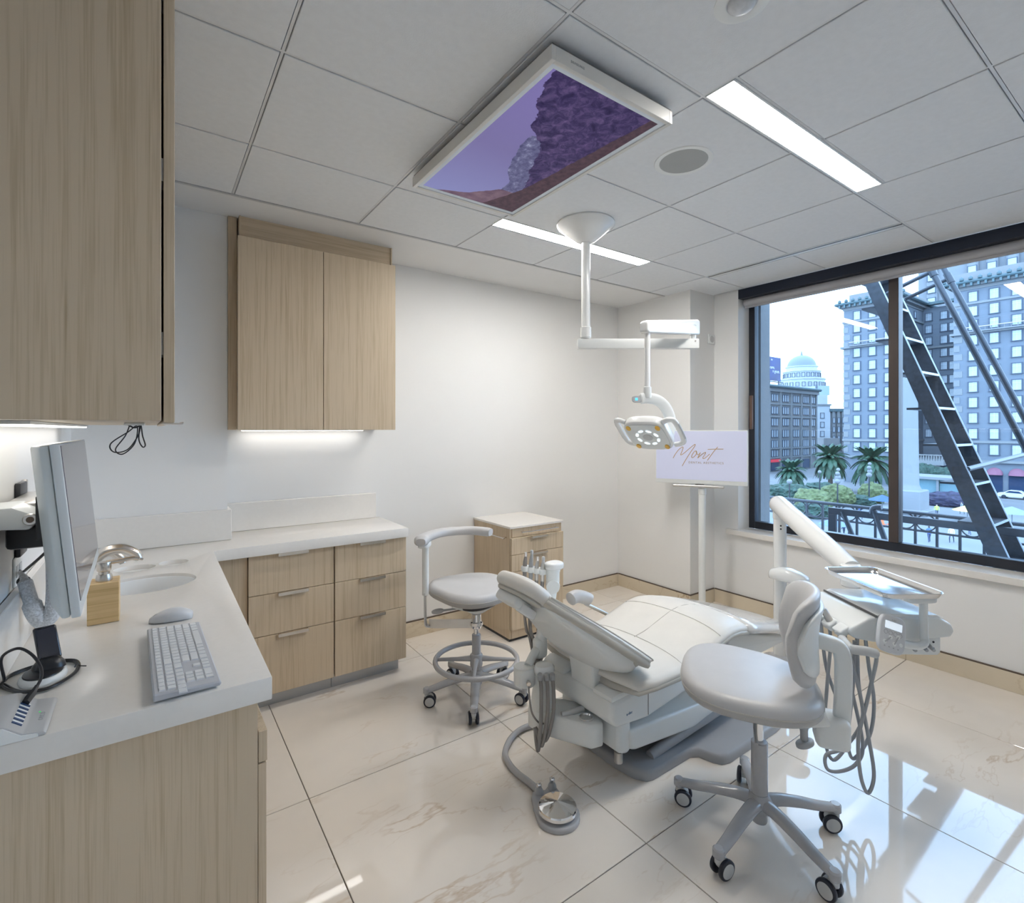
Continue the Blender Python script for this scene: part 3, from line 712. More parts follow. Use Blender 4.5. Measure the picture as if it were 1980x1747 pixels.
lathe('cradle', [(.032, .889), (.030, .899), (.022, .910), (.014, .914), (.0, .914)], M_BLACK, t, (-.198, 1.632, 0), n=24, sy=.75)
t = thing('usb_cable', 'black usb cable coiled around the dock and plugged into hub', 'cable', (-.22, 1.60, .8705))
lp_ = [(-.273, 1.621), (-.236, 1.556), (-.192, 1.540), (-.160, 1.575), (-.146, 1.623), (-.160, 1.682), (-.212, 1.700), (-.262, 1.675)]
pts = [(x, y, .8755) for x, y in lp_] + [(-.206 + (x + .206) * 1.06, 1.62 + (y - 1.62) * 1.08, .8765) for x, y in lp_] + [(-.206 + (x + .206) * .985, 1.62 + (y - 1.62) * .98, .883) for x, y in lp_[:1]]
pts += [(-.266, 1.58, .905), (-.271, 1.58, .942), (-.261, 1.57, .962), (-.238, 1.56, .970), (-.216, 1.55, .954), (-.200, 1.53, .932), (-.194, 1.50, .918), (-.198, 1.475, .908)]
tube('cable', cr(pts, 6), .0031, M_BLACK, t, n=8)
pp = [Vector(p) for p in ((-.1985, 1.478, .9085), (-.2005, 1.465, .9055), (-.203, 1.452, .9025), (-.207, 1.438, .8995), (-.209, 1.428, .897))]
tube('plug', pp, [.0040, .0052, .0078, .0080, .0075], M_BLACK, t, n=6)
tube('twist_tie', cr([(-.150, 1.618, .882), (-.146, 1.623, .8865), (-.140, 1.622, .882), (-.128, 1.612, .882)], 4), .0014, M_BLACK, t, n=6)

# wall monitor on an arm
ydir = Vector((-.02, 1, 0)).normalized(); tilt = math.radians(5.5)
zdir = Vector((-math.sin(tilt), 0, math.cos(tilt))); zdir = (zdir - ydir * zdir.dot(ydir)).normalized(); xdir = ydir.cross(zdir)
MM = basis((-.140, 1.280, 1.262), xdir, ydir, zdir)
t = thing('wall_monitor', 'pale monitor on wall arm over the left worktop, tilted up', 'monitor', (-.20, 1.58, 1.262))
W_, H_ = .595, .335
M_MON = mat('monitor_housing', (.62, .67, .68), .35); M_MONB = mat('monitor_bezel', (.66, .70, .72), .3)
prism('rear_shell', [(.0, 0.002), (.0, W_ - .002), (-.014, W_ - .004), (-.040, W_ - .12), (-.046, W_ * .5), (-.040, .12), (-.014, .004)], -H_ / 2 + .002, H_ / 2 - .002, M_MON, t, bevel=.005, T=MM)
v, f = boxvf(.0005, .0155, .0, W_, -H_ / 2, H_ / 2); mk('front_bezel', v, f, M_MONB, t, 40, bevel=.003, T=MM)
v, f = boxvf(.0150, .0165, .012, W_ - .012, -H_ / 2 + .028, H_ / 2 - .004)
mk('screen', v, f, mat('dark_lcd', (.085, .080, .110), .16, var=.08, coat=.3), t, False, T=MM)
t = thing('monitor_mount', 'silver wall arm with black plate holding the monitor', 'monitor mount', (-.28, 1.7, 1.25))
v, f = boxvf(-.2995, -.286, 1.895, 1.985, 1.110, 1.312); mk('wall_plate', v, f, M_BLACK, t, 40, bevel=.005)
v, f = boxvf(-.2995, -.288, 1.986, 2.010, 1.115, 1.315); mk('plate_edge', v, f, M_STEEL, t, 40, bevel=.004)
v, f = boxvf(-.2855, -.205, 1.70, 1.96, 1.165, 1.222); mk('pivot_block', v, f, M_BLACK, t, 40, bevel=.010)
v, f = boxvf(-.2855, -.208, 1.66, 1.96, 1.250, 1.283); mk('upper_arm', v, f, M_STEEL, t, 40, bevel=.008)
prism('lower_arm', [(-.297, 1.283), (-.250, 1.285), (-.214, 1.266), (-.205, 1.250), (-.222, 1.232), (-.297, 1.238)], 1.556, 1.70, M_WHITE, t, axis='y', bevel=.006)
cyl('pivot_cap', (-.219, 1.556, 1.256), (-.219, 1.549, 1.256), .0135, M_STEEL, t, n=24, bevel=.002)
cyl('pivot_screw', (-.219, 1.549, 1.256), (-.219, 1.547, 1.256), .007, mat('dark_bronze', (.12, .09, .07), .3, .8), t, n=16)
box('arm_label', -.297, -.272, 1.5545, 1.556, 1.252, 1.272, M_BLACK, t)
box('vesa_bracket', -.208, -.187, 1.53, 1.63, 1.21, 1.31, M_BLACK, t, .003)
# outlet with sleeve of cables behind the monitor
t = thing('wall_outlet', 'white duplex wall outlet behind the monitor', 'outlet', (-.30, 1.92, 1.06))
box('cover_plate', -.2997, -.294, 1.875, 1.965, 1.034, 1.112, M_WHITE, t, .002)
for y in (1.90, 1.94): box('socket', -.294, -.2925, y - .013, y + .013, 1.058, 1.090, M_GREYL, t, .0006)
t = thing('cable_sleeve', 'pale bundled cable sleeve hanging below the monitor', 'cable', (-.25, 1.86, 1.0))
sp2 = cr([(-.285, 1.888, 1.072), (-.272, 1.845, 1.060), (-.262, 1.840, 1.018), (-.250, 1.835, .974), (-.235, 1.840, .945), (-.218, 1.835, .958), (-.210, 1.83, 1.001), (-.208, 1.82, 1.08), (-.208, 1.80, 1.16)], 6)
tube('sleeve', sp2, [.006] * 4 + [.009] * 3 + [.016] * 8 + [.021] * 10 + [.019] * (len(sp2) - 25), mat('braided_sleeve', (.72, .74, .77), .7, var=.25, scale=220, bump=.5, bscale=400), t, n=14)
tube('strap', [(-.274 + .011 * math.cos(a), 1.850 + .004 * math.cos(a), 1.056 + .010 * math.sin(a)) for a in [2 * PI * i / 14 for i in range(14)]], .0032, M_BLACK, t, n=6, closed=True)
tube('power_lead', cr([(-.293, 1.923, 1.070), (-.285, 1.905, 1.068), (-.262, 1.831, 1.094), (-.232, 1.763, 1.128), (-.205, 1.72, 1.16)], 6), .0035, M_BLACK, t, n=8)
# ================================================================ DENTAL CHAIR
YC = 1.63
M_BASEP = mat('grey_base_enamel', (.36, .37, .39), .30, var=.03, bump=.15, bscale=300)
M_COVER = mat('clear_foot_cover', (.74, .735, .72), .10, var=.03, coat=1.0, bump=.12, bscale=14)
def padring(c, u, n, hw, th, yc=YC, k=20, p=3.2, crown=0.0):
    """rounded cross-section across Y; c = point on the top surface, n = surface normal"""
    o = []
    for a, b in superell(1, 1, p, k):
        cc = crown * (1 - min(1, abs(a)) ** 2) if b > 0 else 0
        q = Vector(c) + Vector(n) * ((b - 1) * th / 2 + cc); o.append((q.x, yc + a * hw, q.z))
    return o
def pad(name, st, m, parent, yc=YC, p=3.2, k=24, crown=0.0):
    """stations: (x, z, half width, thickness); frame follows the line of stations"""
    P = [Vector((s[0], 0, s[1])) for s in st]; rings = []
    for i, s in enumerate(st):
        d = (P[min(i + 1, len(P) - 1)] - P[max(i - 1, 0)]).normalized()
        n = Vector((-d.z, 0, d.x))
        if n.z < 0: n = -n
        rings.append(padring(P[i], d, n, s[2], s[3], yc, k, p, crown))
    return loft(name, rings, m, parent, True)
ch = thing('dental_chair', 'cream reclined dental patient chair with white body and grey base', 'dental chair', (2.1, YC, 0))
# floor plate
h = lambda s: [(1.625, YC - s * .10), (1.640, YC - s * .19), (1.668, YC - s * .232), (1.70, YC - s * .242), (1.95, YC - s * .242), (1.985, YC - s * .262),
               (2.0, YC - s * .32), (2.02, YC - s * .352), (2.06, YC - s * .365), (2.45, YC - s * .365), (2.62, YC - s * .345), (2.72, YC - s * .26), (2.76, YC - s * .12)]
ol = h(1) + h(-1)[::-1]
pillow('base_plate', ol, 0.001, .042, .02, M_BASEP, ch, rb=.003, k=4)
for s in (-1, 1):
    tube('base_ridge', cr([(1.76, YC + s * .175, .046), (1.84, YC + s * .18, .060), (2.05, YC + s * .19, .085), (2.25, YC + s * .20, .105)], 5), .022, M_BASEP, ch, n=12)
prism('base_pedestal', [(2.10, .03), (2.66, .03), (2.62, .15), (2.20, .15)], YC - .17, YC + .17, M_BASEP, ch, axis='y', bevel=.015)
prism('pedestal_cover', [(2.215, .12), (2.62, .13), (2.58, .26), (2.30, .27), (2.225, .215)], YC - .19, YC + .19, M_WHITE, ch, axis='y', bevel=.018, bseg=3)
prism('lift_arm_cover', [(1.600, .222), (1.605, .140), (1.64, .128), (2.19, .070), (2.205, .165), (2.18, .180)], YC - .205, YC + .205, M_WHITE, ch, axis='y', bevel=.014, bseg=3)
prism('lift_arm', [(1.66, .105), (2.15, .06), (2.15, .09), (1.66, .15)], YC - .15, YC + .15, M_BLACK, ch, axis='y')
prism('rear_motor_cover', [(1.545, .265), (1.54, .165), (1.555, .135), (1.60, .120), (1.625, .14), (1.62, .265)], YC - .195, YC + .16, M_WHITE, ch, axis='y', bevel=.018, bseg=3)
cyl('drain_fitting', (1.575, YC - .165, .128), (1.575, YC - .165, .085), .018, M_STEEL, ch, n=16)
# seat housing
prism('seat_housing', [(1.487, .375), (1.478, .300), (1.515, .262), (1.70, .245), (2.02, .285), (2.12, .43), (2.02, .445), (1.62, .385)], YC - .215, YC + .215, M_WHITE, ch, axis='y', bevel=.022, bseg=4)
prism('housing_wing', [(1.482, .372), (1.484, .40), (1.52, .415), (1.62, .405), (1.64, .38)], YC + .075, YC + .215, M_WHITE, ch, axis='y', bevel=.010)
prism('housing_wing', [(1.482, .372), (1.484, .395), (1.52, .402), (1.62, .398), (1.64, .38)], YC - .215, YC - .105, M_WHITE, ch, axis='y', bevel=.010)
text('logo', 'a-dec', .016, mat('logo_blue', (.06, .16, .30), .4), basis((1.585, YC - .2155, .305), (1, 0, .03), (0, 0, 1), (0, -1, 0)), ch, .0006)
box('housing_seam', 1.700, 1.7015, YC - .2165, YC + .2165, .262, .385, M_GAP, ch)
# seat, knee and leg cushion
ss = [(1.530, .432, .17, .03), (1.537, .447, .25, .05), (1.56, .460, .285, .062), (1.66, .462, .297, .066), (1.80, .462, .300, .066), (1.92, .474, .300, .066), (2.04, .510, .300, .066),
      (2.13, .536, .298, .066), (2.20, .545, .294, .066), (2.28, .538, .288, .066), (2.36, .520, .282, .066), (2.372, .516, .278, .064)]
sct = pad('seat_cushion', ss, M_VINYL, ch, crown=.012)
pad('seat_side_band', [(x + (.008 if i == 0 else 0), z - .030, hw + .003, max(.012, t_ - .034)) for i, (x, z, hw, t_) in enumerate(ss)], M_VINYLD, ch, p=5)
ls = [(2.355, .524, .286, .072), (2.45, .500, .281, .070), (2.60, .460, .268, .066), (2.75, .417, .250, .062), (2.88, .377, .228, .056), (2.96, .350, .205, .050), (3.0, .333, .165, .040), (3.015, .322, .11, .02)]
pad('foot_cover', ls, M_COVER, ch, crown=.008)
prism('leg_rest_shell', [(2.36, .445), (2.90, .30), (2.90, .275), (2.6, .27), (2.30, .36)], YC - .19, YC + .19, M_WHITE, ch, axis='y', bevel=.015, bseg=3)
# stitched seams across and along the seat
def seam(pts, m=M_SEAM, r=.0016): tube('seam', cr(pts, 4), r, m, sct, n=6)
def topz(x):
    for a, b in zip(ss, ss[1:]):
        if a[0] <= x <= b[0]: return a[1] + (b[1] - a[1]) * (x - a[0]) / (b[0] - a[0])
    return ss[-1][1]
def surf(x, yy):
    a = (yy - YC) / .298
    b = (1 - abs(a) ** 3.2) ** (1 / 3.2) if abs(a) < 1 else 0
    return topz(x) + .033 * (b - 1) + .012 * (1 - a * a) + .0005
for xx in (1.848, 2.115): seam([(xx + .02 * (1 - (q / 6.0) ** 2), YC + q / 6.3 * .298, surf(xx + .02 * (1 - (q / 6.0) ** 2), YC + q / 6.3 * .298)) for q in range(-6, 7)])
seam([(x, YC, surf(x, YC)) for x in (1.86, 1.95, 2.03, 2.10, 2.16, 2.24, 2.33)])
# backrest: top surface runs from hip to head
bs = [(1.682, .512, .17, .022), (1.670, .524, .262, .040), (1.635, .552, .296, .050), (1.56, .606, .300, .052), (1.47, .671, .282, .052), (1.38, .735, .243, .050),
      (1.31, .784, .198, .048), (1.265, .815, .172, .046), (1.235, .836, .150, .040), (1.222, .845, .10, .02)]
nb = Vector((.574, 0, .819))
bc = pad('backrest_cushion', bs, M_VINYL, ch, crown=-.006)
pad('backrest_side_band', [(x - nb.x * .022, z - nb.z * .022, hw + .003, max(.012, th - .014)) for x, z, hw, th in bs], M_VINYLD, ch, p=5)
tube('piping', cr([(x - nb.x * .012, YC - hw - .0005, z - nb.z * .012) for x, z, hw, th in bs[1:-1]], 4), .0028, M_SEAM, bc, n=6)
rings = []
for s_, dep, hw in ((.0, .045, .12), (.02, .055, .15), (.10, .075, .185), (.20, .100, .225), (.30, .128, .255), (.38, .138, .262), (.44, .120, .255), (.47, .085, .235)):
    c0 = Vector((1.250, YC, .806)) + Vector((.819, 0, -.574)) * s_
    ring = []
    for i in range(21):
        a = PI * i / 20; y = math.cos(a); d = math.sin(a)
        ring.append(c0 + Vector((0, y * hw, 0)) - nb * (.030 + (dep - .030) * d ** .55))
    for i in range(5): ring.append(c0 + Vector((0, -hw + 2 * hw * (i + .5) / 5, 0)) - nb * .028)
    rings.append(ring)
loft('backrest_shell', rings, M_WHITE, ch, 60)
tube('shell_lobe', cr([(1.545, YC - .235, .585), (1.575, YC - .235, .540), (1.60, YC - .235, .520)], 4), [.02] * 4 + [.028] * 4 + [.02], M_VINYLD, ch, n=12)
prism('backrest_strut', [(1.475, .53), (1.545, .56), (1.58, .44), (1.55, .33), (1.505, .33), (1.495, .42)], YC - .098, YC + .045, M_WHITE, ch, axis='y', bevel=.012, bseg=3)
# headrest
HU = Vector((-.80, 0, .60)); HN = Vector((.60, 0, .80)); HC = Vector((1.205, YC - .005, .832))
HT = basis(HC, HU, (0, 1, 0), HU.cross(Vector((0, 1, 0))))
if (HU.cross(Vector((0, 1, 0)))).z < 0: HT = basis(HC, HU, (0, -1, 0), HN)
pillow('headrest', superell(.076, .140, 2.7, 40), -.030, .026, .026, M_VINYL, ch, crown=.012, T=HT)
pillow('headrest_pad_back', superell(.060, .115, 2.8, 32), -.046, -.024, .012, M_VINYLD, ch, T=HT)
v, f = boxvf(-.045, .045, -.085, .055, -.085, -.044); mk('headrest_mount', v, f, M_WHITE, ch, 40, bevel=.014, bseg=3, T=HT)
v, f = boxvf(-.075, .010, .02, .065, -.092, -.055); mk('headrest_lever', v, f, M_WHITEGL, ch, 40, bevel=.010, bseg=3, T=HT)
v, f = boxvf(-.095, -.035, -.03, .03, -.080, -.068); mk('headrest_slide', v, f, M_STEEL, ch, 40, bevel=.002, T=HT)
# far armrest
tube('armrest_pad', cr([(1.77, 1.985, .575), (1.82, 1.99, .582), (1.88, 1.985, .565), (1.91, 1.975, .545)], 5), [.020] + [.034] * 14 + [.020], M_SEAT, ch, n=14)
tube('armrest_bar', cr([(1.88, 1.985, .535), (1.94, 1.975, .500), (2.0, 1.955, .465), (2.04, 1.93, .44)], 4), .010, M_STEEL, ch, n=10)
# ---------------------------------------------------------------- assistant's instrument arm at the rear of the chair
t = thing('instrument_stand', 'white assistant instrument stand with taupe hoses behind the headrest', 'dental equipment', (1.40, 1.72, .2))
pillow('support_shelf', [(1.530, 1.51), (1.495, 1.475), (1.452, 1.485), (1.432, 1.52), (1.345, 1.69), (1.335, 1.765), (1.365, 1.80), (1.43, 1.79), (1.50, 1.72), (1.535, 1.66)], .165, .262, .018, M_WHITE, t, k=4)
lathe('call_dish', [(.030, .2632), (.030, .269), (.026, .270), (.022, .264), (.010, .2635), (.0, .2635)], M_CHROME, t, (1.470, 1.545, 0), n=28)
box('power_socket', 1.5305, 1.5355, 1.545, 1.575, .195, .235, M_BLACK, t, .001)
tube('swing_lever', cr([(1.40, 1.62, .268), (1.45, 1.605, .268), (1.50, 1.60, .268)], 4), [.010] * 4 + [.014] * 4 + [.016], M_GREYL, t, n=10)
lathe('post', [(.050, .255), (.052, .27), (.050, .29), (.044, .36), (.041, .41)], M_WHITE, t, (1.385, 1.725, 0), n=28)
lathe('post_cap', [(.041, .4105), (.044, .418), (.044, .432), (.036, .446), (.015, .452), (.0, .453)], M_WHITEGL, t, (1.383, 1.715, 0), n=28, sx=1.1, sy=.9)
lathe('swivel_drum', [(.044, .36), (.046, .365), (.046, .400), (.047, .402), (.047, .432), (.044, .437), (.0, .438)], M_WHITE, t, (1.315, 1.765, 0), n=28)
tube('elbow_link', cr([(1.335, 1.765, .43), (1.375, 1.785, .455), (1.405, 1.795, .475), (1.425, 1.80, .48)], 4), .019, M_WHITE, t, n=14)
v, f = boxvf(1.395, 1.460, 1.775, 1.825, .43, .525); mk('elbow_knuckle', v, f, M_WHITE, t, 40, bevel=.020, bseg=4)
tube('upright', cr([(1.430, 1.80, .50), (1.465, 1.80, .62), (1.498, 1.803, .71), (1.505, 1.805, .76)], 5), [.026] * 5 + [.025] * 5 + [.024] * 6, M_WHITE, t, n=18)
lathe('upright_joint', [(.030, -.025), (.032, -.01), (.032, .01), (.030, .025)], M_WHITE, t, (1.503, 1.80, .742), axis=(.6, .8, 0), n=20)
lathe('holder_column', [(.028, .745), (.031, .76), (.031, .800), (.034, .812), (.034, .818)], M_WHITE, t, (1.508, 1.806, 0), n=24)
pillow('column_head', superell(.046, .036, 2.6, 28, 1.515, 1.806), .815, .848, .012, M_WHITEGL, t)
tube('holder_bar', [(1.500, 1.815, .800), (1.402, 1.885, .822)], .015, M_WHITE, t, n=14)
for k, (s_, hh, mm, lb) in enumerate(((.30, .050, M_STEEL, 'syringe'), (.52, .045, M_STEEL, 'suction_valve'), (.74, .070, M_GREY, 'saliva_ejector'), (.97, .055, M_TAUPE, 'suction_handle'))):
    x, y, z = 1.500 - .098 * s_, 1.815 + .070 * s_, .800 + .022 * s_
    x -= .010; y -= .012
    lathe('holder_clip', [(.014, -.012), (.017, -.008), (.017, .008), (.014, .012)], M_WHITE, t, (x, y, z), n=16)
    tube(lb, [(x, y, z - .045), (x, y, z + .0), (x + .003, y, z + hh * .6), (x + .006, y, z + hh)], [.0085, .0105, .0095, .006], mm, t, n=12)
    lathe('tip', [(.006, 0), (.0075, .006), (.0065, .018), (.0, .020)], M_GREYL if k % 2 == 0 else M_CHROME, t, (x + .006, y, z + hh), n=12)
    bot = .445 + .02 * k
    tube('hose', cr([(x, y, z - .04), (x - .008, y - .005, z - .16), (x - .012 + .012 * (k % 2), y - .012, .55), (x + .010 * (k - 1.5), y - .020, bot), (1.395, 1.77, .41 - .02 * k), (1.40, 1.745, .36)], 5), .0085 - .0015 * (k == 3), M_TAUPE, t, n=10)
for k, (x, y) in enumerate(((1.342, 1.690), (1.364, 1.674), (1.386, 1.662))):
    lathe('hose_collar', [(.0115, -.016), (.0115, .014), (.009, .018)], M_GREY, t, (x, y, .410), (-.30, -.25, 1), n=14)
    tube('hose', cr([(x + .003, y + .003, .402), (x - .012, y - .022, .362), (x - .022, y - .034, .29), (x - .026 - .006 * k, y - .032 + .004 * k, .20), (x - .030 - .010 * k, y - .024 + .006 * k, .125 + .020 * k), (x - .026 - .012 * k, y - .006 + .010 * k, .150 + .012 * k), (1.322, 1.700, .20)], 6), .0078, M_TAUPE, t, n=12)
tube('lead', cr([(1.30, 1.715, .385), (1.292, 1.70, .34), (1.30, 1.69, .27), (1.33, 1.68, .225), (1.36, 1.68, .215)], 5), .004, M_TAUPE, t, n=8)
cyl('lever_knob', (1.300, 1.718, .39), (1.292, 1.702, .39), .010, M_NICKEL, t, n=16, bevel=.002)
# ---------------------------------------------------------------- foot control
t = thing('foot_control', 'chrome disc foot pedal on grey base with thick hose', 'foot pedal', (1.245, 1.465, 0))
pillow('pedal_base', [(1.245 + .083 * math.cos(a), 1.462 + .083 * math.sin(a)) for a in [math.radians(q) for q in range(170, 405, 12)]] + [(1.325, 1.545), (1.335, 1.585), (1.315, 1.602), (1.285, 1.588), (1.262, 1.602), (1.240, 1.608), (1.218, 1.590), (1.19, 1.54)], .001, .020, .008, M_GREYP, t, rb=.002, k=4)
nfac = 36; pv = [(1.245, 1.464, .064)]; pf = []
rr = [(.070, .048), (.073, .043), (.073, .032), (.062, .026)]
for r_, z in rr: pv += [(1.245 + r_ * math.cos(2 * PI * i / nfac), 1.464 + r_ * math.sin(2 * PI * i / nfac), z) for i in range(nfac)]
for i in range(nfac): pf.append((0, 1 + i, 1 + (i + 1) % nfac))
for k in range(len(rr) - 1):
    for i in range(nfac): pf.append((1 + k * nfac + i, 1 + k * nfac + (i + 1) % nfac, 1 + (k + 1) * nfac + (i + 1) % nfac, 1 + (k + 1) * nfac + i))
pf.append(tuple(1 + 3 * nfac + i for i in range(nfac)))
mk('disc_pedal', pv, pf, M_CHROME, t, False)
lathe('pedal_stem', [(.05, .018), (.05, .028)], M_RUBBER, t, (1.245, 1.464, 0), n=24)
for x, y, z in ((1.252, 1.585, .058), (1.312, 1.576, .062)):
    lathe('knob_boot', [(.018, .018), (.017, .030), (.012, .040), (.011, .044)], M_GREY, t, (x, y, 0), n=18)
    lathe('knob', [(.009, .044), (.0105, .047), (.0105, z - .004), (.008, z), (.0, z + .001)], M_CHROME, t, (x, y, 0), n=18)
hs = [(1.262, 1.600, .016), (1.260, 1.672, .015), (1.254, 1.735, .015), (1.260, 1.80, .015), (1.281, 1.862, .015), (1.322, 1.909, .015), (1.391, 1.957, .015), (1.467, 1.978, .015), (1.546, 1.965, .015), (1.615, 1.915, .015)]
tube('hose', cr(hs, 6), .0135, M_GREYP, t, n=12)
# ================================================================ STOOLS
M_TIRE = mat('navy_black_tyre', (.012, .016, .03), .35, var=.1)
def star_base(t, cx, cy, a0, ztop, zpis, R=.27, col_r=.024):
    for k in range(5):
        a = math.radians(a0 + 72 * k); c, s = math.cos(a), math.sin(a)
        def P(r, z): return (cx + r * c, cy + r * s, z)
        path = cr([P(.012, .118), P(.07, .120), P(.15, .108), P(.22, .092), P(R, .082)], 4)
        n = len(path)
        sec = [(math.cos(2 * PI * i / 14) * 1.0, math.sin(2 * PI * i / 14) * .72) for i in range(14)]
        lg = tube('leg', path, [.028 - .009 * i / (n - 1) for i in range(n)], M_GREYP, t, sec=sec, up=(0, 0, 1))
        cyl('leg_boss', P(R, .098), P(R, .066), .019, M_GREYP, lg, n=18, bevel=.005)
        # twin-wheel caster, trailing sideways
        b = a + math.radians(100 if k % 2 else 75); ax = Vector((math.cos(b), math.sin(b), 0)); tr = Vector((-ax.y, ax.x, 0)) * .016
        cc = Vector(P(R, 0)) + tr
        cs = mk('caster', *sweepvf([tuple(cc - ax * .010 + Vector((0, 0, .045))), tuple(cc + ax * .010 + Vector((0, 0, .045)))], .020, 14), M_GREYL, t, 40)
        cyl('caster_stem', P(R, .066), P(R, .050), .013, M_GREYL, cs, n=14)
        for sgn in (-1, 1):
            o = cc + ax * (sgn * .018) + Vector((0, 0, .0325))
            lathe('wheel', [(.015, -.0075), (.026, -.0085), (.0315, -.005), (.0325, 0), (.0315, .005), (.026, .0085), (.015, .0075)], M_TIRE, cs, o, ax, 24)
            lathe('wheel_cap', [(.0, .0088), (.018, .0088), (.0235, .0088), (.0245, .0072)] if sgn > 0 else [(.0, -.0088), (.018, -.0088), (.0235, -.0088), (.0245, -.0072)], M_GREYL, cs, o, ax, 24)
    lathe('hub', [(.030, .075), (.032, .085), (.045, .100), (.046, .125), (.033, .142), (.030, .150)], M_GREYP, t, (cx, cy, 0), n=28)
    lathe('hub_underside', [(.0, .045), (.024, .047), (.027, .055), (.027, .080)], M_GREYP, t, (cx, cy, 0), n=24)
    cyl('column', (cx, cy, .148), (cx, cy, ztop), col_r, M_GREYP, t, n=24, bevel=.003)
    cyl('gas_piston', (cx, cy, ztop), (cx, cy, zpis), .0135, M_CHROME, t, n=20)
def soft_seat(t, ol, z0, z1, zf=None, crown=.010):
    zf = zf or (lambda x, y: 0)
    st = pillow('seat', ol, z0 + .028, z1, .032, M_SEAT, t, crown=crown, rb=.004, zfun=zf)
    cxx = sum(p[0] for p in ol) / len(ol); cyy = sum(p[1] for p in ol) / len(ol)
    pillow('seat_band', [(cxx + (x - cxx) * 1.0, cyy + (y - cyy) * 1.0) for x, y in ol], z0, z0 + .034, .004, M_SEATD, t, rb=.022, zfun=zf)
    tube('piping', [(cxx + (x - cxx) * 1.0, cyy + (y - cyy) * 1.0, z0 + .031 + zf(x, y)) for x, y in ol], .0022, M_SEAM, st, n=6, closed=True)
    return st
# --- assistant's stool with foot ring and body-support arm
S1 = (1.446, 2.379)
t = thing('assistant_stool', 'tall grey stool with foot ring and curved support arm', 'stool', (S1[0], S1[1], 0), group='dental stools')
star_base(t, S1[0], S1[1], 20, .345, .50)
tube('foot_ring', [(S1[0] + .222 * math.cos(2 * PI * i / 48), S1[1] + .222 * math.sin(2 * PI * i / 48), .205) for i in range(48)], .0135, M_GREYP, t, n=12, closed=True)
lathe('ring_hub', [(.032, .170), (.034, .18), (.034, .232), (.028, .240)], M_GREYP, t, (S1[0], S1[1], 0), n=24)
for k in range(4):
    a = math.radians(55 + 90 * k); c, s = math.cos(a), math.sin(a)
    tube('ring_spoke', [(S1[0] + r * c, S1[1] + r * s, z) for r, z in ((.028, .212), (.10, .208), (.215, .205))], [.016, .011, .009], M_GREYP, t, n=10)
sx, sy = 1.462, 2.452
ol = []
for i in range(44):
    a = 2 * PI * i / 44; r = .232 * (1 + .05 * math.cos(3 * (a - math.radians(250))))
    c, s = math.cos(a), math.sin(a); e = (abs(c) ** 2.5 + abs(s) ** 2.5) ** (-1 / 2.5)
    ol.append((sx + r * e * .95 * c, sy + r * e * .98 * s))
soft_seat(t, ol, .535, .602)
pillow('seat_pan', [(sx + (x - sx) * .62 - .01, sy + (y - sy) * .62 - .03) for x, y in ol], .500, .536, .006, M_BLACK, t, rb=.02)
tube('pan_rib', cr([(1.29, 2.36, .535), (1.36, 2.345, .508), (1.45, 2.345, .495), (1.54, 2.36, .508), (1.62, 2.40, .535)], 5), [.012] * 21, M_WHITE, t, n=10)
prism('mechanism', [(-.095, .490), (.10, .485), (.085, .455), (.03, .425), (-.03, .425), (-.09, .462)], -.035, .035, M_WHITE, t, axis='y', bevel=.008, T=TM((S1[0], S1[1], .04), math.radians(-30)))
lathe('column_cone', [(.024, .43), (.030, .45), (.045, .478)], M_WHITE, t, (S1[0], S1[1], .03), n=24)
tube('height_lever', cr([(1.40, 2.40, .498), (1.33, 2.44, .485), (1.28, 2.47, .478)], 4), .006, M_GREY, t, n=8)
tube('lever_paddle', cr([(1.29, 2.465, .480), (1.265, 2.48, .476), (1.235, 2.495, .472)], 4), [.008, .011, .013, .014, .014, .014, .013, .011, .006], M_GREY, t, n=12)
# support arm
lathe('arm_collar', [(.020, .375), (.027, .38), (.030, .392), (.036, .396), (.036, .412), (.028, .416), (.026, .455), (.022, .458)], M_CHROME, t, (S1[0], S1[1], 0), n=24)
flat = [(-.0026, -.020), (.0026, -.020), (.0026, .020), (-.0026, .020)]
ap = cr([(1.425, 2.394, .402), (1.34, 2.455, .400), (1.262, 2.510, .400), (1.235, 2.530, .402)], 5)
v, f = sweepvf(ap, 1.0, sec=[(b, a) for a, b in [(-.0026, -.024), (.0026, -.024), (.0026, .024), (-.0026, .024)]], up=(.579, .816, .0)); mk('arm_bracket', v, f, M_STEEL, t, 40)
ap = cr([(1.240, 2.526, .384), (1.226, 2.537, .390), (1.221, 2.541, .410), (1.2195, 2.542, .46), (1.219, 2.543, .57)], 5)
v, f = sweepvf(ap, 1.0, sec=[(-.018, -.004), (.018, -.004), (.018, .004), (-.018, .004)], up=(.8156, -.5787, .0)); mk('arm_riser', v, f, M_GREYL, t, 40)
cyl('arm_post', (1.221, 2.542, .555), (1.221, 2.542, .828), .0185, M_WHITE, t, n=20, bevel=.003)
arm = cr([(1.150, 2.450, .868), (1.185, 2.500, .870), (1.240, 2.545, .872), (1.330, 2.595, .872), (1.432, 2.602, .870), (1.537, 2.556, .868), (1.595, 2.465, .866)], 6)
n_ = len(arm); rad = [.6 + .4 * min(1, i / 3) for i in range(n_)]; rad[-1] = .85
for i in range(12): rad[i] *= 1.25 - .25 * i / 12
sec = [(a_ * .033, b_ * .024) for a_, b_ in superell(1, 1, 2.6, 20)]
tube('support_arm', arm, rad, M_SEAT, t, sec=sec, up=(0, 0, 1))
pillow('arm_mount', superell(.052, .030, 3, 28, 0, 0), .0, .026, .008, M_WHITE, t, T=TM((1.202, 2.512, .826), math.radians(48)))
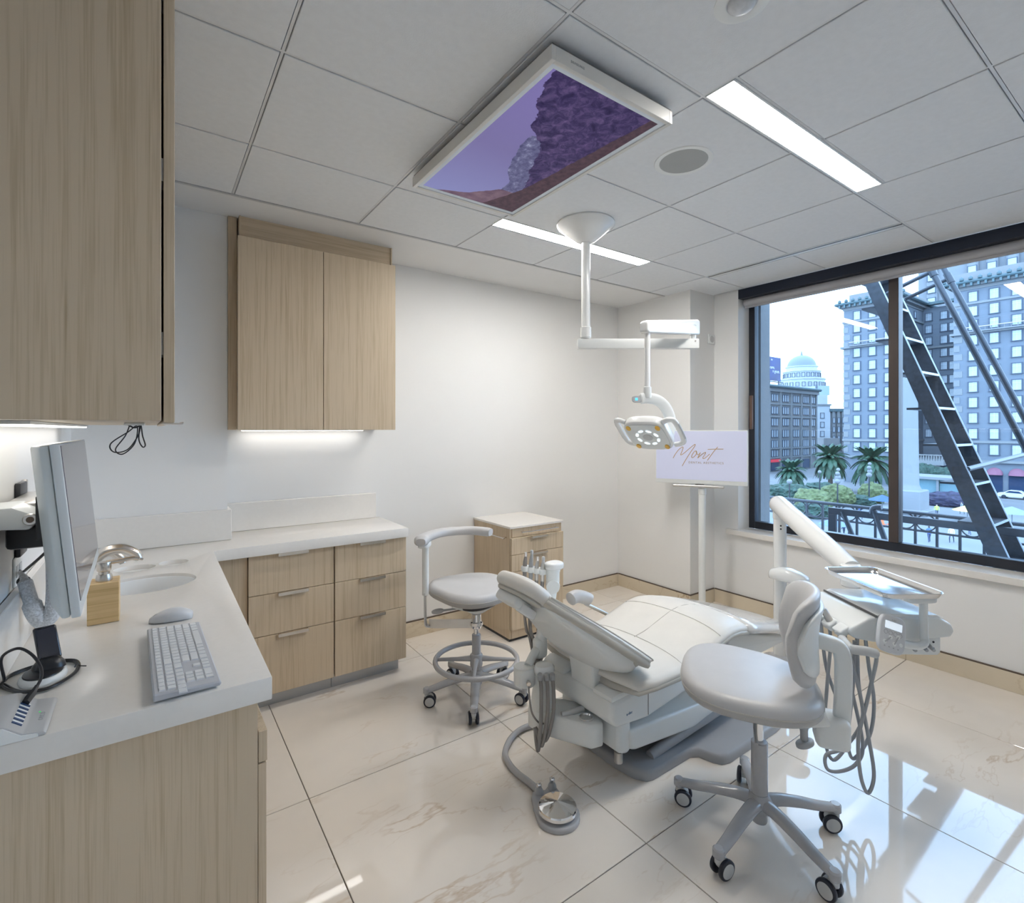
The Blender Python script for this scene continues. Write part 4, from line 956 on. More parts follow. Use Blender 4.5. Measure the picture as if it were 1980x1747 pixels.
# --- operator's stool with backrest
S2 = (1.790, .985)
t = thing('operator_stool', 'grey stool with curved backrest, nearest the camera', 'stool', (S2[0], S2[1], 0), group='dental stools')
star_base(t, S2[0], S2[1], 40, .335, .46, R=.285, col_r=.028)
FA = math.radians(122); fx, fy = math.cos(FA), math.sin(FA)        # facing direction
def LO(x, y, z): return (S2[0] + fx * x - fy * y, S2[1] + fy * x + fx * y, z)
ol = []
for i in range(48):
    a = 2 * PI * i / 48; c, s = math.cos(a), math.sin(a); e = (abs(c) ** 2.6 + abs(s) ** 2.6) ** (-1 / 2.6)
    lx = .035 + .232 * e * c; ly = (.235 + .022 * c) * e * s
    ol.append(LO(lx, ly, 0)[:2])
def tilt(x, y):
    d = (x - S2[0]) * fx + (y - S2[1]) * fy; return .016 * d / .25
soft_seat(t, ol, .505, .575, tilt, .006)
LT = TM((S2[0], S2[1], 0), FA)
prism('seat_pan', [(.22, .502), (-.20, .492), (-.215, .462), (-.10, .430), (-.04, .420), (.03, .425), (.12, .455)], -.062, .062, M_WHITE, t, axis='y', bevel=.010, bseg=3, T=LT)
v, f = boxvf(-.275, -.17, -.052, .052, .375, .480); mk('rear_housing', v, f, M_WHITE, t, 40, bevel=.022, bseg=4, T=LT)
tube('back_post', cr([LO(-.250, 0, .44), LO(-.256, 0, .53), LO(-.258, 0, .625), LO(-.256, 0, .675), LO(-.243, 0, .712), LO(-.200, 0, .724), LO(-.155, 0, .727)], 5), 1.0, M_WHITE, t,
     sec=[(a * .026, b * .018) for a, b in superell(1, 1, 4, 20)], up=(-fy, fx, .0))
# lever and paddle under the rear
tube('tilt_lever', cr([LO(-.14, -.075, .425), LO(-.15, -.085, .37), LO(-.152, -.088, .325)], 4), [.016] * 5 + [.013] * 4, M_GREY, t, n=12)
pillow('tilt_paddle', superell(.040, .024, 2.2, 24), -.010, .012, .008, M_GREY, t, T=TM(LO(-.155, -.090, .310), FA + .9, .25))
tube('height_lever', cr([LO(.02, .06, .44), LO(.02, .14, .43), LO(.02, .19, .425)], 4), .006, M_GREY, t, n=8)
box('lever_slot', -.165, -.125, -.054, -.0515, .408, .446, M_BLACK, t, T=LT)
# curved backrest
def backring(th, out0, out1, z0, z1, p=3.4, k=22, bul=.018):
    o = []; zc = (z0 + z1) / 2; hh = (z1 - z0) / 2
    for a, b in superell(1, 1, p, k):
        z = zc + b * hh; r = (out0 + out1) / 2 + a * (out1 - out0) / 2 + bul * (b * abs(b) * .4 + b * b)
        o.append(LO(-.048 - r * math.cos(th), r * math.sin(th) * 1.32, z))
    return o
rings = []; K = 17
for i in range(K):
    q = -1 + 2 * i / (K - 1); e = math.sqrt(max(0, 1 - abs(q) ** 4.5)); th = math.radians(74) * q
    hh = .150 * (.30 + .70 * e); tk = .050 * (.35 + .65 * e)
    rings.append(backring(th, .082, .082 + tk * .9, .745 - hh, .745 + hh + .012 * (1 - q * q)))
loft('backrest_pad', rings, M_SEAT, t, True)
rings = []
for i in range(K):
    q = -1 + 2 * i / (K - 1); e = math.sqrt(max(0, 1 - abs(q) ** 3)); th = math.radians(62) * q
    hh = .118 * (.25 + .75 * e)
    rings.append(backring(th, .104, .134 - .008 * (1 - e), .745 - hh, .745 + hh))
loft('backrest_shell', rings, M_WHITE, t, True)
# ================================================================ CEILING LAMP, SCREENS, DELIVERY UNIT
RV = Vector((.8156, -.5787, 0)); FV = Vector((.5787, .8156, 0)); ZV = Vector((0, 0, 1))
t = thing('dental_lamp', 'white ceiling-mounted dental operating lamp on jointed arms', 'dental lamp', (1.965, 2.07, ZC))
mc = Vector((1.965, 2.07, 0))
lathe('ceiling_canopy', [(.0, 2.597), (.158, 2.5965), (.160, 2.589), (.155, 2.580), (.055, 2.502), (.036, 2.492), (.030, 2.490)], M_WHITEGL, t, mc, n=48, fix=True)
cyl('drop_pole', mc + ZV * 2.495, mc + ZV * 1.96, .0245, M_WHITEGL, t, n=24)
lathe('pole_collar', [(.026, 2.025), (.0305, 2.022), (.0305, 1.968), (.025, 1.962)], M_WHITEGL, t, mc, n=24)
LA = basis(mc, RV, FV, ZV)
v, f = boxvf(-.045, .622, -.022, .022, 1.905, 1.958); mk('track_arm', v, f, M_WHITE, t, 40, bevel=.003, T=LA)
cyl('arm_screw', LA @ Vector((.60, -.0225, 1.945)), LA @ Vector((.60, -.024, 1.945)), .004, M_STEEL, t, n=12)
pv_ = LA @ Vector((.595, 0, 0)); pv_ = Vector((pv_.x, pv_.y, 0))
cyl('pivot', pv_ + ZV * 1.958, pv_ + ZV * 2.0, .016, M_WHITE, t, n=18)
rod = Vector((1.985, 1.657, 0))
d_ = (rod - pv_); ln = d_.length; d_.normalize(); sd = ZV.cross(d_)
BA = basis(pv_ - d_ * .035, d_, sd, ZV)
prof = [(0, 1.985), (.0, 2.060), (.02, 2.068), (ln + .05, 1.990), (ln + .07, 1.978), (ln + .07, 1.935), (ln + .05, 1.927)]
prism('spring_arm', prof, -.024, .024, M_WHITEGL, t, axis='y', bevel=.008, bseg=3, T=BA)
cyl('down_rod', rod + ZV * 1.935, rod + ZV * 1.655, .0135, M_WHITEGL, t, n=18)
lathe('rod_collar', [(.0145, 1.668), (.019, 1.665), (.020, 1.618), (.018, 1.612)], M_WHITE, t, rod, n=20)
nk = cr([(1.953, 1.680, 1.607), (1.99, 1.660, 1.612), (2.045, 1.640, 1.600), (2.085, 1.622, 1.560), (2.105, 1.612, 1.49), (2.085, 1.612, 1.425)], 5)
tube('neck', nk, [.6] + [1.0] * (len(nk) - 1), M_WHITE, t, sec=[(a * .027, b * .017) for a, b in superell(1, 1, 3, 18)], up=(.58, .82, .0))
pillow('neck_display', superell(.026, .018, 3, 20), 0, .006, .003, M_GREY, t, T=basis((1.940, 1.683, 1.605), (.80, -.60, 0), (.15, .20, .97), (-.58, -.78, .22)))
box('display_icon', -.010, .002, -.007, .006, .0062, .0068, mat('cyan_icon', (.05, .4, .8), .4, emit=(.1, .55, 1.0), estr=1.2), t, T=basis((1.940, 1.683, 1.605), (.80, -.60, 0), (.15, .20, .97), (-.58, -.78, .22)))
# lamp head: face looks down towards the headrest
hx = Vector((.80 * .962, .80 * .272, -.60)); hy = Vector((-.272, .962, 0)); hn = hx.cross(hy)     # hn up/back
if hn.z < 0: hy = -hy; hn = hx.cross(hy)
HC_ = Vector((1.975, 1.640, 1.432))
LH = basis(HC_, hx, hy, hn)
pillow('head_shell', superell(.112, .108, 3.6, 40), -.012, .040, .022, M_WHITEGL, t, rb=.008, T=LH)
pillow('lens_plate', superell(.098, .096, 4.0, 36), -.016, -.010, .001, mat('lamp_lens', (.70, .74, .74), .12, coat=.4), t, rb=.002, T=LH)
M_REFL = mat('lamp_reflector', (.9, .95, 1.0), .2, emit=(.85, .95, 1.0), estr=.7)
for k in range(8):
    a = 2 * PI * (k + .5) / 8
    pillow('led_cell', superell(.015, .008, 2.2, 16), -.0185, -.0155, .001, M_REFL, t, T=LH @ TM((.052 * math.cos(a), .052 * math.sin(a), 0), a + PI / 2))
pillow('sensor_disc', superell(.024, .024, 2, 24), -.0185, -.0155, .001, M_GREYL, t, T=LH)
M_AMB = mat('amber_lens', (.75, .42, .03), .25, coat=.4)
for sx_ in (-1, 1):
    for sy_ in (-1, 1): pillow('amber_cell', superell(.017, .012, 2, 18), -.0195, -.0155, .001, M_AMB, t, T=LH @ TM((.074 * sx_, .074 * sy_, 0)))
for s_ in (-1, 1):
    pth = cr([(-.085, s_ * .095, .012), (-.095, s_ * .128, .018), (-.070, s_ * .148, .022), (.055, s_ * .150, .020), (.085, s_ * .135, .014), (.090, s_ * .100, .008)], 6)
    v, f = sweepvf(pth, 1.0, sec=[(a * .013, b * .010) for a, b in superell(1, 1, 2.6, 14)], up=(0, 0, 1))
    hd = mk('side_handle', v, f, M_WHITEGL, t, 50, T=LH)
    tube('handle_grip', cr([(-.060, s_ * .1585, .021), (.050, s_ * .160, .019)], 3), .006, M_GREYL, hd, n=10, T=LH)
text('arm_logo', 'a-dec', .014, M_GREYL, basis(BA @ Vector((.06, .0245, 2.03)), -d_, ZV, sd), t, .0004)

# ceiling-mounted patient screen
cs = thing('ceiling_screen', 'framed television showing a purple canyon scene, mounted flat on ceiling', 'television', (1.21, 1.605, 2.53))
tx0, tx1, ty0, ty1, tzb = .940, 1.486, 1.130, 2.086, 2.528
box('housing', tx0 + .004, tx1 - .004, ty0 + .004, ty1 - .004, tzb + .010, 2.575, M_GAP, cs)
box('mount_box', tx0 + .05, tx1 - .05, ty0 + .05, ty1 - .05, 2.575, 2.5965, M_WHITE, cs)
M_TVF = mat('tv_frame_white', (.68, .67, .64), .35)
fw = .016
for a, b, c_, d in ((tx0, tx0 + fw, ty0, ty1), (tx1 - fw, tx1, ty0, ty1), (tx0 + fw, tx1 - fw, ty0, ty0 + fw), (tx0 + fw, tx1 - fw, ty1 - fw, ty1)):
    box('frame', a, b, c_, d, tzb - .004, tzb + .040, M_TVF, cs, .001)
M_MATB = mat('tv_mat_border', (.46, .50, .54), .5, emit=(.5, .56, .62), estr=.22)
sx0, sx1, sy0, sy1 = tx0 + fw, tx1 - fw, ty0 + fw, ty1 - fw
bw = .018
for a, b, c_, d in ((sx0, sx0 + bw, sy0, sy1), (sx1 - bw, sx1, sy0, sy1), (sx0 + bw, sx1 - bw, sy0, sy0 + bw), (sx0 + bw, sx1 - bw, sy1 - bw, sy1)):
    box('mat_border', a, b, c_, d, tzb + .0005, tzb + .008, M_MATB, cs)
# landscape picture (flat print on the panel)
mp_ = bpy.data.materials.new('canyon_picture'); mp_.use_nodes = True
T_ = mp_.node_tree; B_ = T_.nodes['Principled BSDF']
tcn = T_.nodes.new('ShaderNodeTexCoord'); sp = T_.nodes.new('ShaderNodeSeparateXYZ'); T_.links.new(tcn.outputs['UV'], sp.inputs[0])
def nn(kind, **kw):
    n = T_.nodes.new(kind)
    for k_, v_ in kw.items(): setattr(n, k_, v_)
    return n
def ramp(pts, src):
    r = nn('ShaderNodeValToRGB'); e = r.color_ramp.elements
    while len(e) < len(pts): e.new(.5)
    for el, (p_, c_) in zip(sorted(e, key=lambda q: q.position), pts): pass
    for i_, (p_, c_) in enumerate(pts): e[i_].position = p_; e[i_].color = (c_ + (1,)) if isinstance(c_, tuple) else (c_, c_, c_, 1)
    T_.links.new(src, r.inputs['Fac']); return r
def math_(op, a, b, clamp=False):
    n = nn('ShaderNodeMath', operation=op, use_clamp=clamp)
    for i_, q in enumerate((a, b)):
        if isinstance(q, (int, float)): n.inputs[i_].default_value = q
        else: T_.links.new(q, n.inputs[i_])
    return n.outputs[0]
def noise_(sc_, det=6, ro=.6, dist=0.0):
    n = nn('ShaderNodeTexNoise'); n.inputs['Scale'].default_value = sc_; n.inputs['Detail'].default_value = det; n.inputs['Roughness'].default_value = ro; n.inputs['Distortion'].default_value = dist
    mpn = nn('ShaderNodeMapping'); mpn.inputs['Scale'].default_value = (1.75, 1, 1)
    T_.links.new(tcn.outputs['UV'], mpn.inputs['Vector']); T_.links.new(mpn.outputs['Vector'], n.inputs['Vector']); return n.outputs['Fac']
S_, V_ = sp.outputs['X'], sp.outputs['Y']       # S: near end 0 -> far end 1, V: 0 at left -> 1 at right
edge1 = ramp([(0, .04), (.10, .08), (.20, .16), (.25, .24), (.32, .28), (.38, .46), (.52, .58), (.66, .72), (.80, .84), (1, .92)], S_)   # rock wall outline
edge2 = ramp([(0, .9), (.30, .60), (.36, .34), (.45, .36), (.54, .42), (.62, .46), (.71, .60), (.80, .62), (.92, .42), (1, .08)], S_)     # pale far mountains and foothill
nb1 = math_('MULTIPLY', math_('SUBTRACT', noise_(7), .5), .16)
m1 = math_('GREATER_THAN', math_('ADD', V_, nb1), edge1.outputs['Color'])
m2 = math_('GREATER_THAN', math_('ADD', V_, math_('MULTIPLY', nb1, .5)), edge2.outputs['Color'])
sky = ramp([(0, (.165, .135, .34)), (.5, (.15, .13, .29)), (1, (.19, .20, .40))], S_)
rockn = noise_(13, 10, .72, .8)
rock = ramp([(.34, (.006, .003, .032)), (.48, (.030, .018, .075)), (.60, (.075, .048, .13)), (.75, (.16, .12, .23))], rockn)
far = ramp([(.35, (.04, .04, .11)), (.55, (.11, .11, .21)), (.70, (.30, .32, .46))], noise_(16, 9, .7))
hill = ramp([(.3, (.075, .04, .07)), (.7, (.17, .11, .14))], noise_(9, 6))
gnd = ramp([(.3, (.028, .014, .024)), (.7, (.075, .042, .05))], noise_(22, 6))
def mixc(a, b, fac):
    n = nn('ShaderNodeMix', data_type='RGBA'); T_.links.new(fac, n.inputs['Factor'])
    T_.links.new(a, n.inputs['A']); T_.links.new(b, n.inputs['B']); return n.outputs['Result']
hm = math_('GREATER_THAN', S_, .80)
farc = mixc(far.outputs['Color'], hill.outputs['Color'], hm)
c1 = mixc(sky.outputs['Color'], farc, m2)
c2 = mixc(c1, rock.outputs['Color'], m1)
low = math_('GREATER_THAN', math_('ADD', V_, math_('MULTIPLY', nb1, .3)), ramp([(0, .90), (.4, .84), (.75, .78), (1, .62)], S_).outputs['Color'])
c3 = mixc(c2, gnd.outputs['Color'], low)
B_.inputs['Base Color'].default_value = (.02, .02, .03, 1); T_.links.new(c3, B_.inputs['Emission Color']); B_.inputs['Emission Strength'].default_value = 1.15
B_.inputs['Roughness'].default_value = .5; B_.inputs['Specular IOR Level'].default_value = .08
MATS['canyon_picture'] = mp_
scn = mk('screen', [(sx0 + bw, sy0 + bw, tzb + .002), (sx0 + bw, sy1 - bw, tzb + .002), (sx1 - bw, sy1 - bw, tzb + .002), (sx1 - bw, sy0 + bw, tzb + .002),
                    (sx0 + bw, sy0 + bw, tzb + .008), (sx0 + bw, sy1 - bw, tzb + .008), (sx1 - bw, sy1 - bw, tzb + .008), (sx1 - bw, sy0 + bw, tzb + .008)],
         [(0, 1, 2, 3), (4, 7, 6, 5), (0, 4, 5, 1), (1, 5, 6, 2), (2, 6, 7, 3), (3, 7, 4, 0)], mp_, cs, False)
uv = scn.data.uv_layers.new(name='UVMap')
for lp in scn.data.loops:
    co = scn.data.vertices[lp.vertex_index].co + OFF[scn]
    uv.data[lp.index].uv = ((co.y - sy0) / (sy1 - sy0), (co.x - sx0) / (sx1 - sx0))
text('maker_mark', 'SAMSUNG', .011, M_GREY, basis(((tx0 + .10), ty0 - .0005, tzb + .018), (1, 0, 0), (0, 0, 1), (0, -1, 0)), cs, .0003, spacing=1.15)

# logo screen on a stand in the corner
L_ = Vector((3.31, 2.68, 0)); R_ = Vector((3.62, 2.08, 0)); wv = (R_ - L_); sw = wv.length; wv.normalize(); nv = wv.cross(ZV)   # towards camera?
if nv.dot(Vector((-1, 0, 0))) < 0: nv = -nv
SO = (L_ + R_) / 2
SB = basis(SO, wv, ZV, nv)      # local x: along screen, y: up, z: towards viewer
t = thing('logo_screen', 'white screen on pole stand displaying gold clinic logo', 'television', (3.49, 2.36, 0))
v, f = boxvf(-sw / 2, sw / 2, 1.035, 1.452, -.025, .0); mk('housing', v, f, M_WHITE, t, 40, bevel=.004, T=SB)
M_SCR = mat('lavender_screen', (.55, .57, .72), .25, emit=(.62, .67, .90), estr=.18, var=.01, coat=.3)
v, f = boxvf(-sw / 2 + .006, sw / 2 - .006, 1.067, 1.446, -.002, .0015); scr = mk('screen', v, f, M_SCR, t, False, T=SB)
M_GOLD = mat('gold_logo', (.42, .27, .13), .5, emit=(.42, .27, .13), estr=.15)
def sp_(x, y):
    u = (x - 85) / 1740.0; tp_ = 95 + 55 * u; bt = 1010 + 130 * u; v_ = (y - tp_) / (bt - tp_)
    return SB @ Vector((-sw / 2 + .006 + u * (sw - .012), 1.446 - v_ * .379, .0025))
for st in ([(430, 630), (470, 560), (530, 480), (600, 425), (630, 428), (612, 490), (580, 575), (640, 545), (740, 465), (830, 395), (865, 378), (850, 420), (800, 490), (720, 610), (650, 720), (612, 790)],
           [(892, 520), (860, 508), (820, 555), (795, 605), (805, 635), (840, 620), (880, 575), (895, 530), (880, 505), (895, 560), (930, 580), (960, 545)],
           [(965, 540), (940, 590), (915, 645), (955, 605), (1015, 560), (1065, 540), (1045, 585), (1012, 640), (1030, 662), (1075, 635), (1140, 575)],
           [(1293, 442), (1240, 500), (1180, 580), (1130, 650), (1098, 697)], [(1105, 483), (1250, 483), (1396, 486)]):
    tube('logo_stroke', cr([sp_(x, y) for x, y in st], 5), .0026, M_GOLD, scr, n=6)
tm_ = sp_(1068, 745)
text('logo_lettering', 'DENTAL AESTHETICS', .0225, mat('logo_brown', (.30, .21, .13), .5), basis(tm_, wv, ZV, nv), scr, .0004, spacing=1.22)
v, f = boxvf(-.035, .030, 1.022, 1.034, -.020, .012); mk('camera_notch', v, f, M_BLACK, t, 30, bevel=.003, T=SB)
cyl('handle_bar', SB @ Vector((-.20, 1.020, .015)), SB @ Vector((.175, 1.020, .015)), .011, M_STEEL, t, n=18, bevel=.005)
cyl('pole', SB @ Vector((.012, .03, -.03)), SB @ Vector((.012, 1.06, -.03)), .026, M_WHITE, t, n=24)
lathe('pole_collar', [(.027, .955), (.030, .957), (.030, 1.0), (.027, 1.002)], M_WHITE, t, SB @ Vector((.012, 0, -.03)), n=24)
v, f = boxvf(-.14, .16, 1.10, 1.30, -.05, -.026); mk('rear_bracket', v, f, M_WHITE, t, 30, bevel=.004, T=SB)
pc_ = SB @ Vector((.012, 0, -.03))
for k in range(4):
    a = math.radians(20 + 90 * k)
    tube('stand_leg', [pc_ + ZV * .05, pc_ + Vector((math.cos(a) * .12, math.sin(a) * .12, .045)), pc_ + Vector((math.cos(a) * .20, math.sin(a) * .20, .035))], [.020, .016, .012], M_WHITE, t, n=12)
    lathe('stand_wheel', [(.010, -.008), (.018, -.006), (.018, .006), (.010, .008)], M_RUBBER, t, pc_ + Vector((math.cos(a) * .20, math.sin(a) * .20, .0185)), (-math.sin(a), math.cos(a), 0), 18)
# small square thermostat on the pier
t = thing('wall_thermostat', 'small square white control on the pier beside the window', 'thermostat', (3.85, 2.54, 2.22))
v, f = boxvf(3.812, 3.900, 2.534, 2.5475, 2.178, 2.262); mk('cover', v, f, M_WHITE, t, 40, bevel=.006)
lathe('dial', [(.028, .0), (.028, .003), (.0, .0035)], M_GREYL, t, (3.856, 2.534, 2.220), (0, -1, 0), 24)

# ---------------------------------------------------------------- delivery unit
t = thing('delivery_unit', 'white dental delivery unit on angled arm with hanging grey hoses', 'dental equipment', (3.22, 1.64, 0))
E1 = Vector((.56, .83, 0)).normalized(); E2 = Vector((E1.y, -E1.x, 0))
DB = basis((2.225, .770, 0), E2, E1, ZV)
pst = Vector((3.22, 1.64, 0))
cyl('post', pst + ZV * .0, pst + ZV * .90, .037, M_WHITEGL, t, n=28)
lathe('post_foot', [(.10, .001), (.10, .02), (.06, .035), (.040, .05)], M_GREYP, t, pst, n=28)
lathe('post_cap', [(.037, .895), (.041, .90), (.041, .95), (.036, .965), (.0, .967)], M_WHITEGL, t, pst, n=28)
ae = Vector((2.655, 1.02, .805)); a0 = Vector((3.235, 1.655, .985)); da = (ae - a0).normalized()
pth = [a0 - da * .055, a0 - da * .035, a0, a0 + (ae - a0) * .5, a0 + (ae - a0) * .85, ae]
v, f = sweepvf(pth, [.018, .045, .056, .055, .050, .045], 24); mk('flex_arm', v, f, M_WHITEGL, t, 60)
cyl('arm_knuckle', ae + Vector((-.01, 0, .03)), ae + Vector((-.01, 0, -.075)), .044, M_WHITEGL, t, n=24, bevel=.008)
box('head_support', .18, .30, .25, .36, .66, .735, M_WHITE, t, .01, T=DB)
for z in (.86, .84): cyl('set_screw', pst + Vector((-.031, -.021, z)), pst + Vector((-.0335, -.0225, z)), .005, M_BLACK, t, n=10)
# bottle hood and bottle
ho = Vector((3.145, 1.545, 0))
rings = []
for s_, (hw, zt) in zip((-.115, -.10, -.06, 0, .06, .10, .112), ((.030, .585), (.042, .600), (.050, .615), (.052, .618), (.048, .606), (.036, .590), (.02, .575))):
    ring = []
    for a, b in superell(1, 1, 3, 20): ring.append(ho + Vector((-.05, -1, 0)).normalized() * s_ + Vector((1, -.05, 0)) * (a * hw) + ZV * ((zt + .535) / 2 + b * (zt - .535) / 2))
    rings.append(ring)
loft('bottle_hood', rings, M_WHITEGL, t, True)
bo = ho + Vector((-.003, -.055, 0))
lathe('water_bottle', [(.0, .30), (.046, .302), (.050, .315), (.050, .47), (.044, .495), (.026, .515), (.024, .535)], mat('translucent_bottle', (.80, .84, .86), .15, coat=.3), t, bo, n=28)
lathe('bottle_collar', [(.028, .512), (.030, .515), (.030, .534), (.028, .536)], M_CHROME, t, bo, n=24)
# control head: body with crowned lid, sloping holder front
hd = prism('head_body', [(.0, .745), (.02, .757), (.235, .752), (.285, .725), (.300, .695), (.285, .672), (.0, .655), (-.02, .66)], .0, .315, M_WHITE, t, axis='y', bevel=.010, bseg=3, T=DB)
prism('head_lid', [(.004, .757), (.02, .7635), (.232, .758), (.262, .745), (.235, .750), (.004, .752)], .004, .311, M_WHITEGL, t, axis='y', bevel=.0015, T=DB)
prism('holder_front', [(-.002, .752), (-.03, .748), (-.098, .712), (-.105, .695), (-.085, .672), (-.002, .655)], .0, .315, M_WHITE, t, axis='y', bevel=.008, bseg=3, T=DB)
box('lid_seam', -.003, .001, .0, .315, .750, .7582, M_GAP, t, T=DB)
prism('port_box', [(.10, .668), (.255, .672), (.255, .612), (.245, .600), (.10, .604)], .012, .20, M_WHITE, t, axis='y', bevel=.006, T=DB)
for x in (.135, .178, .205):
    cyl('coupling', DB @ Vector((x, .013, .642)), DB @ Vector((x - .006, -.022, .634)), .008, M_GREY, t, n=14, r1=.006)
for x, z in ((.150, .622), (.192, .626), (.225, .652), (.225, .628)):
    cyl('port', DB @ Vector((x, .0125, z)), DB @ Vector((x, .0105, z)), .004, M_BLACK, t, n=12)
hy_ = (.040, .105, .170, .235)
for k, y in enumerate(hy_):
    prism('holder_lug', [(-.085, .690), (-.098, .714), (-.135, .690), (-.120, .664)], y - .026, y + .026, M_WHITE, t, axis='y', bevel=.007, bseg=3, T=DB)
    p0 = DB @ Vector((-.112, y, .700)); dv = (DB.to_3x3() @ Vector((-.42, .16, .89))).normalized()
    if k in (1, 2, 3):
        b0 = p0 - dv * .03
        hp = tube('handpiece', [b0, b0 + dv * .02, b0 + dv * .045, b0 + dv * .075, b0 + dv * .080, b0 + dv * .082, b0 + dv * .100], [.009, .0145, .0130, .0115, .0095, .0055, .005], (M_STEEL, M_GREYL, M_BLACK)[k - 1], t, n=16)
        tube('handpiece_tip', [b0 + dv * .100, b0 + dv * .112], [.0042, .0038], M_CHROME, hp, n=10)
    lathe('cradle', [(.021, .0), (.022, .004), (.018, .006), (.016, .001), (.021, .0)], M_WHITE, t, p0 - Vector((0, 0, .012)), dv, 20, cap=False)
tube('syringe', cr([(2.185, 1.045, .735), (2.180, 1.035, .77), (2.178, 1.03, .805), (2.168, 1.035, .822)], 4), [.009] * 8 + [.011] * 4 + [.007], M_BLACK, t, n=10)
tube('grab_handle', cr([(2.115, .845, .672), (2.070, .812, .672), (2.058, .800, .668), (2.065, .790, .664), (2.120, .765, .652), (2.150, .748, .642)], 5), [.015] * 5 + [.0165] * 18 + [.0165] * 3, M_GREYL, t, n=16)
for pts in ([(2.195, .87, .687), (2.169, .852, .639), (2.184, .817, .481), (2.204, .79, .291), (2.22, .779, .155), (2.201, .792, .089), (2.179, .808, .155), (2.173, .813, .291), (2.198, .795, .428), (2.179, .759, .592), (2.157, .750, .640)],
            [(2.194, .896, .699), (2.205, .887, .628), (2.221, .852, .436), (2.231, .82, .247), (2.21, .835, .172), (2.172, .874, .137), (2.142, .908, .139), (2.15, .915, .188), (2.184, .866, .241), (2.187, .839, .451), (2.194, .834, .650)],
            [(2.196, .931, .708), (2.206, .923, .616), (2.196, .931, .451), (2.176, .933, .251), (2.18, .905, .162), (2.23, .87, .223), (2.265, .833, .33), (2.24, .838, .476), (2.224, .837, .66)],
            [(2.203, .962, .729), (2.201, .952, .628), (2.218, .94, .483), (2.239, .888, .313), (2.245, .872, .186), (2.255, .852, .172), (2.276, .812, .275), (2.278, .799, .401), (2.25, .806, .545), (2.239, .815, .66)]):
    tube('hose', cr(pts, 7), .0066, M_HOSE, t, n=10)
# touchpad on its bent arm
pw = (RV * .94 - ZV * .33).normalized(); pu = (RV * .40 + ZV * .86 + FV * .30); pu = (pu - pw * pu.dot(pw)).normalized(); pn = pw.cross(pu)
if pn.dot(FV) > 0: pn = -pn
PB = basis((2.178, .712, .718), pw, pu, pn)
pd_ = pillow('touchpad', superell(.050, .066, 4.2, 40), -.010, .010, .006, mat('touchpad_grey', (.62, .63, .65), .35), t, rb=.008, T=PB)
box('pad_screen', -.032, .032, .016, .042, .0100, .0112, mat('pad_lcd', (.7, .78, .85), .2, emit=(.75, .85, .95), estr=.6), pd_, T=PB)
for i in range(4):
    lathe('button', [(.0062, .0), (.0070, .0006), (.0075, .0006), (.0080, .0)], M_GREY, pd_, PB @ Vector((-.027 + .018 * i, .003, .0104)), pn, 18, cap=False)
for x, y, dx, dy in ((-.018, -.022, .010, .010), (.014, -.018, .006, .014)):
    for s_ in (-1, 1): lathe('button', [(.0, .0007), (.0072, .0007), (.0076, .0)], M_WHITE, pd_, PB @ Vector((x + s_ * dx, y + s_ * dy, .0104)), pn, 18)
    tube('button_link', [PB @ Vector((x - dx, y - dy, .0101)), PB @ Vector((x + dx, y + dy, .0101))], .0028, M_GREY, pd_, n=6)
lathe('button', [(.0, .0007), (.0062, .0007), (.0066, .0)], M_WHITE, pd_, PB @ Vector((.033, -.028, .0104)), pn, 18)
for i in range(4): box('icon', -.030 + .017 * i, -.025 + .017 * i, -.048, -.044, .0101, .0106, M_GREY, pd_, T=PB)
text('pad_logo', 'a-dec', .008, M_GREY, PB @ TM((0, .050, .0102)), pd_, .0003)
tube('pad_arm', cr([(2.190, .722, .716), (2.225, .712, .690), (2.262, .690, .668), (2.305, .664, .662), (2.330, .655, .672), (2.338, .660, .70), (2.338, .662, .818)], 5), .0135, M_WHITE, t, n=14)
pillow('tray_bracket', superell(.055, .022, 4, 28), .818, .838, .006, M_WHITE, t, T=TM((2.325, .668, 0), math.radians(-32)))
tube('tray_rest', [(2.30, .68, .832), (2.36, .80, .832), (2.44, .93, .832)], .010, M_WHITE, t, n=10)
# instrument tray resting on the bracket
tr = thing('instrument_tray', 'empty rectangular stainless steel tray above the delivery unit', 'tray', (2.39, .81, .84))
TB = DB @ TM((.092, .112, 0), 0)
hxx, hyy = .116, .185
spec = [(.94, .8425), (.955, .8435), (.972, .852), (.982, .861), (1.0, .862), (1.004, .8605), (1.0, .859), (.984, .858), (.966, .846), (.95, .841), (.2, .841)]
spec0 = [(.2, .8425)] + spec
rings = []
for s_, z in spec0:
    r_ = .035; ix = hxx - (1 - s_) * .20 if s_ > .5 else hxx * .2; iy = hyy - (1 - s_) * .20 if s_ > .5 else hyy * .2
    rings.append([(x, y, z) for x, y in rrect(-ix, ix, -iy, iy, min(r_ * (s_ if s_ > .5 else .3), ix * .9), 6)])
loft('tray', rings, mat('stainless_tray', (.74, .74, .74), .16, 1.0, var=.03, scale=30), tr, 50, T=TB)
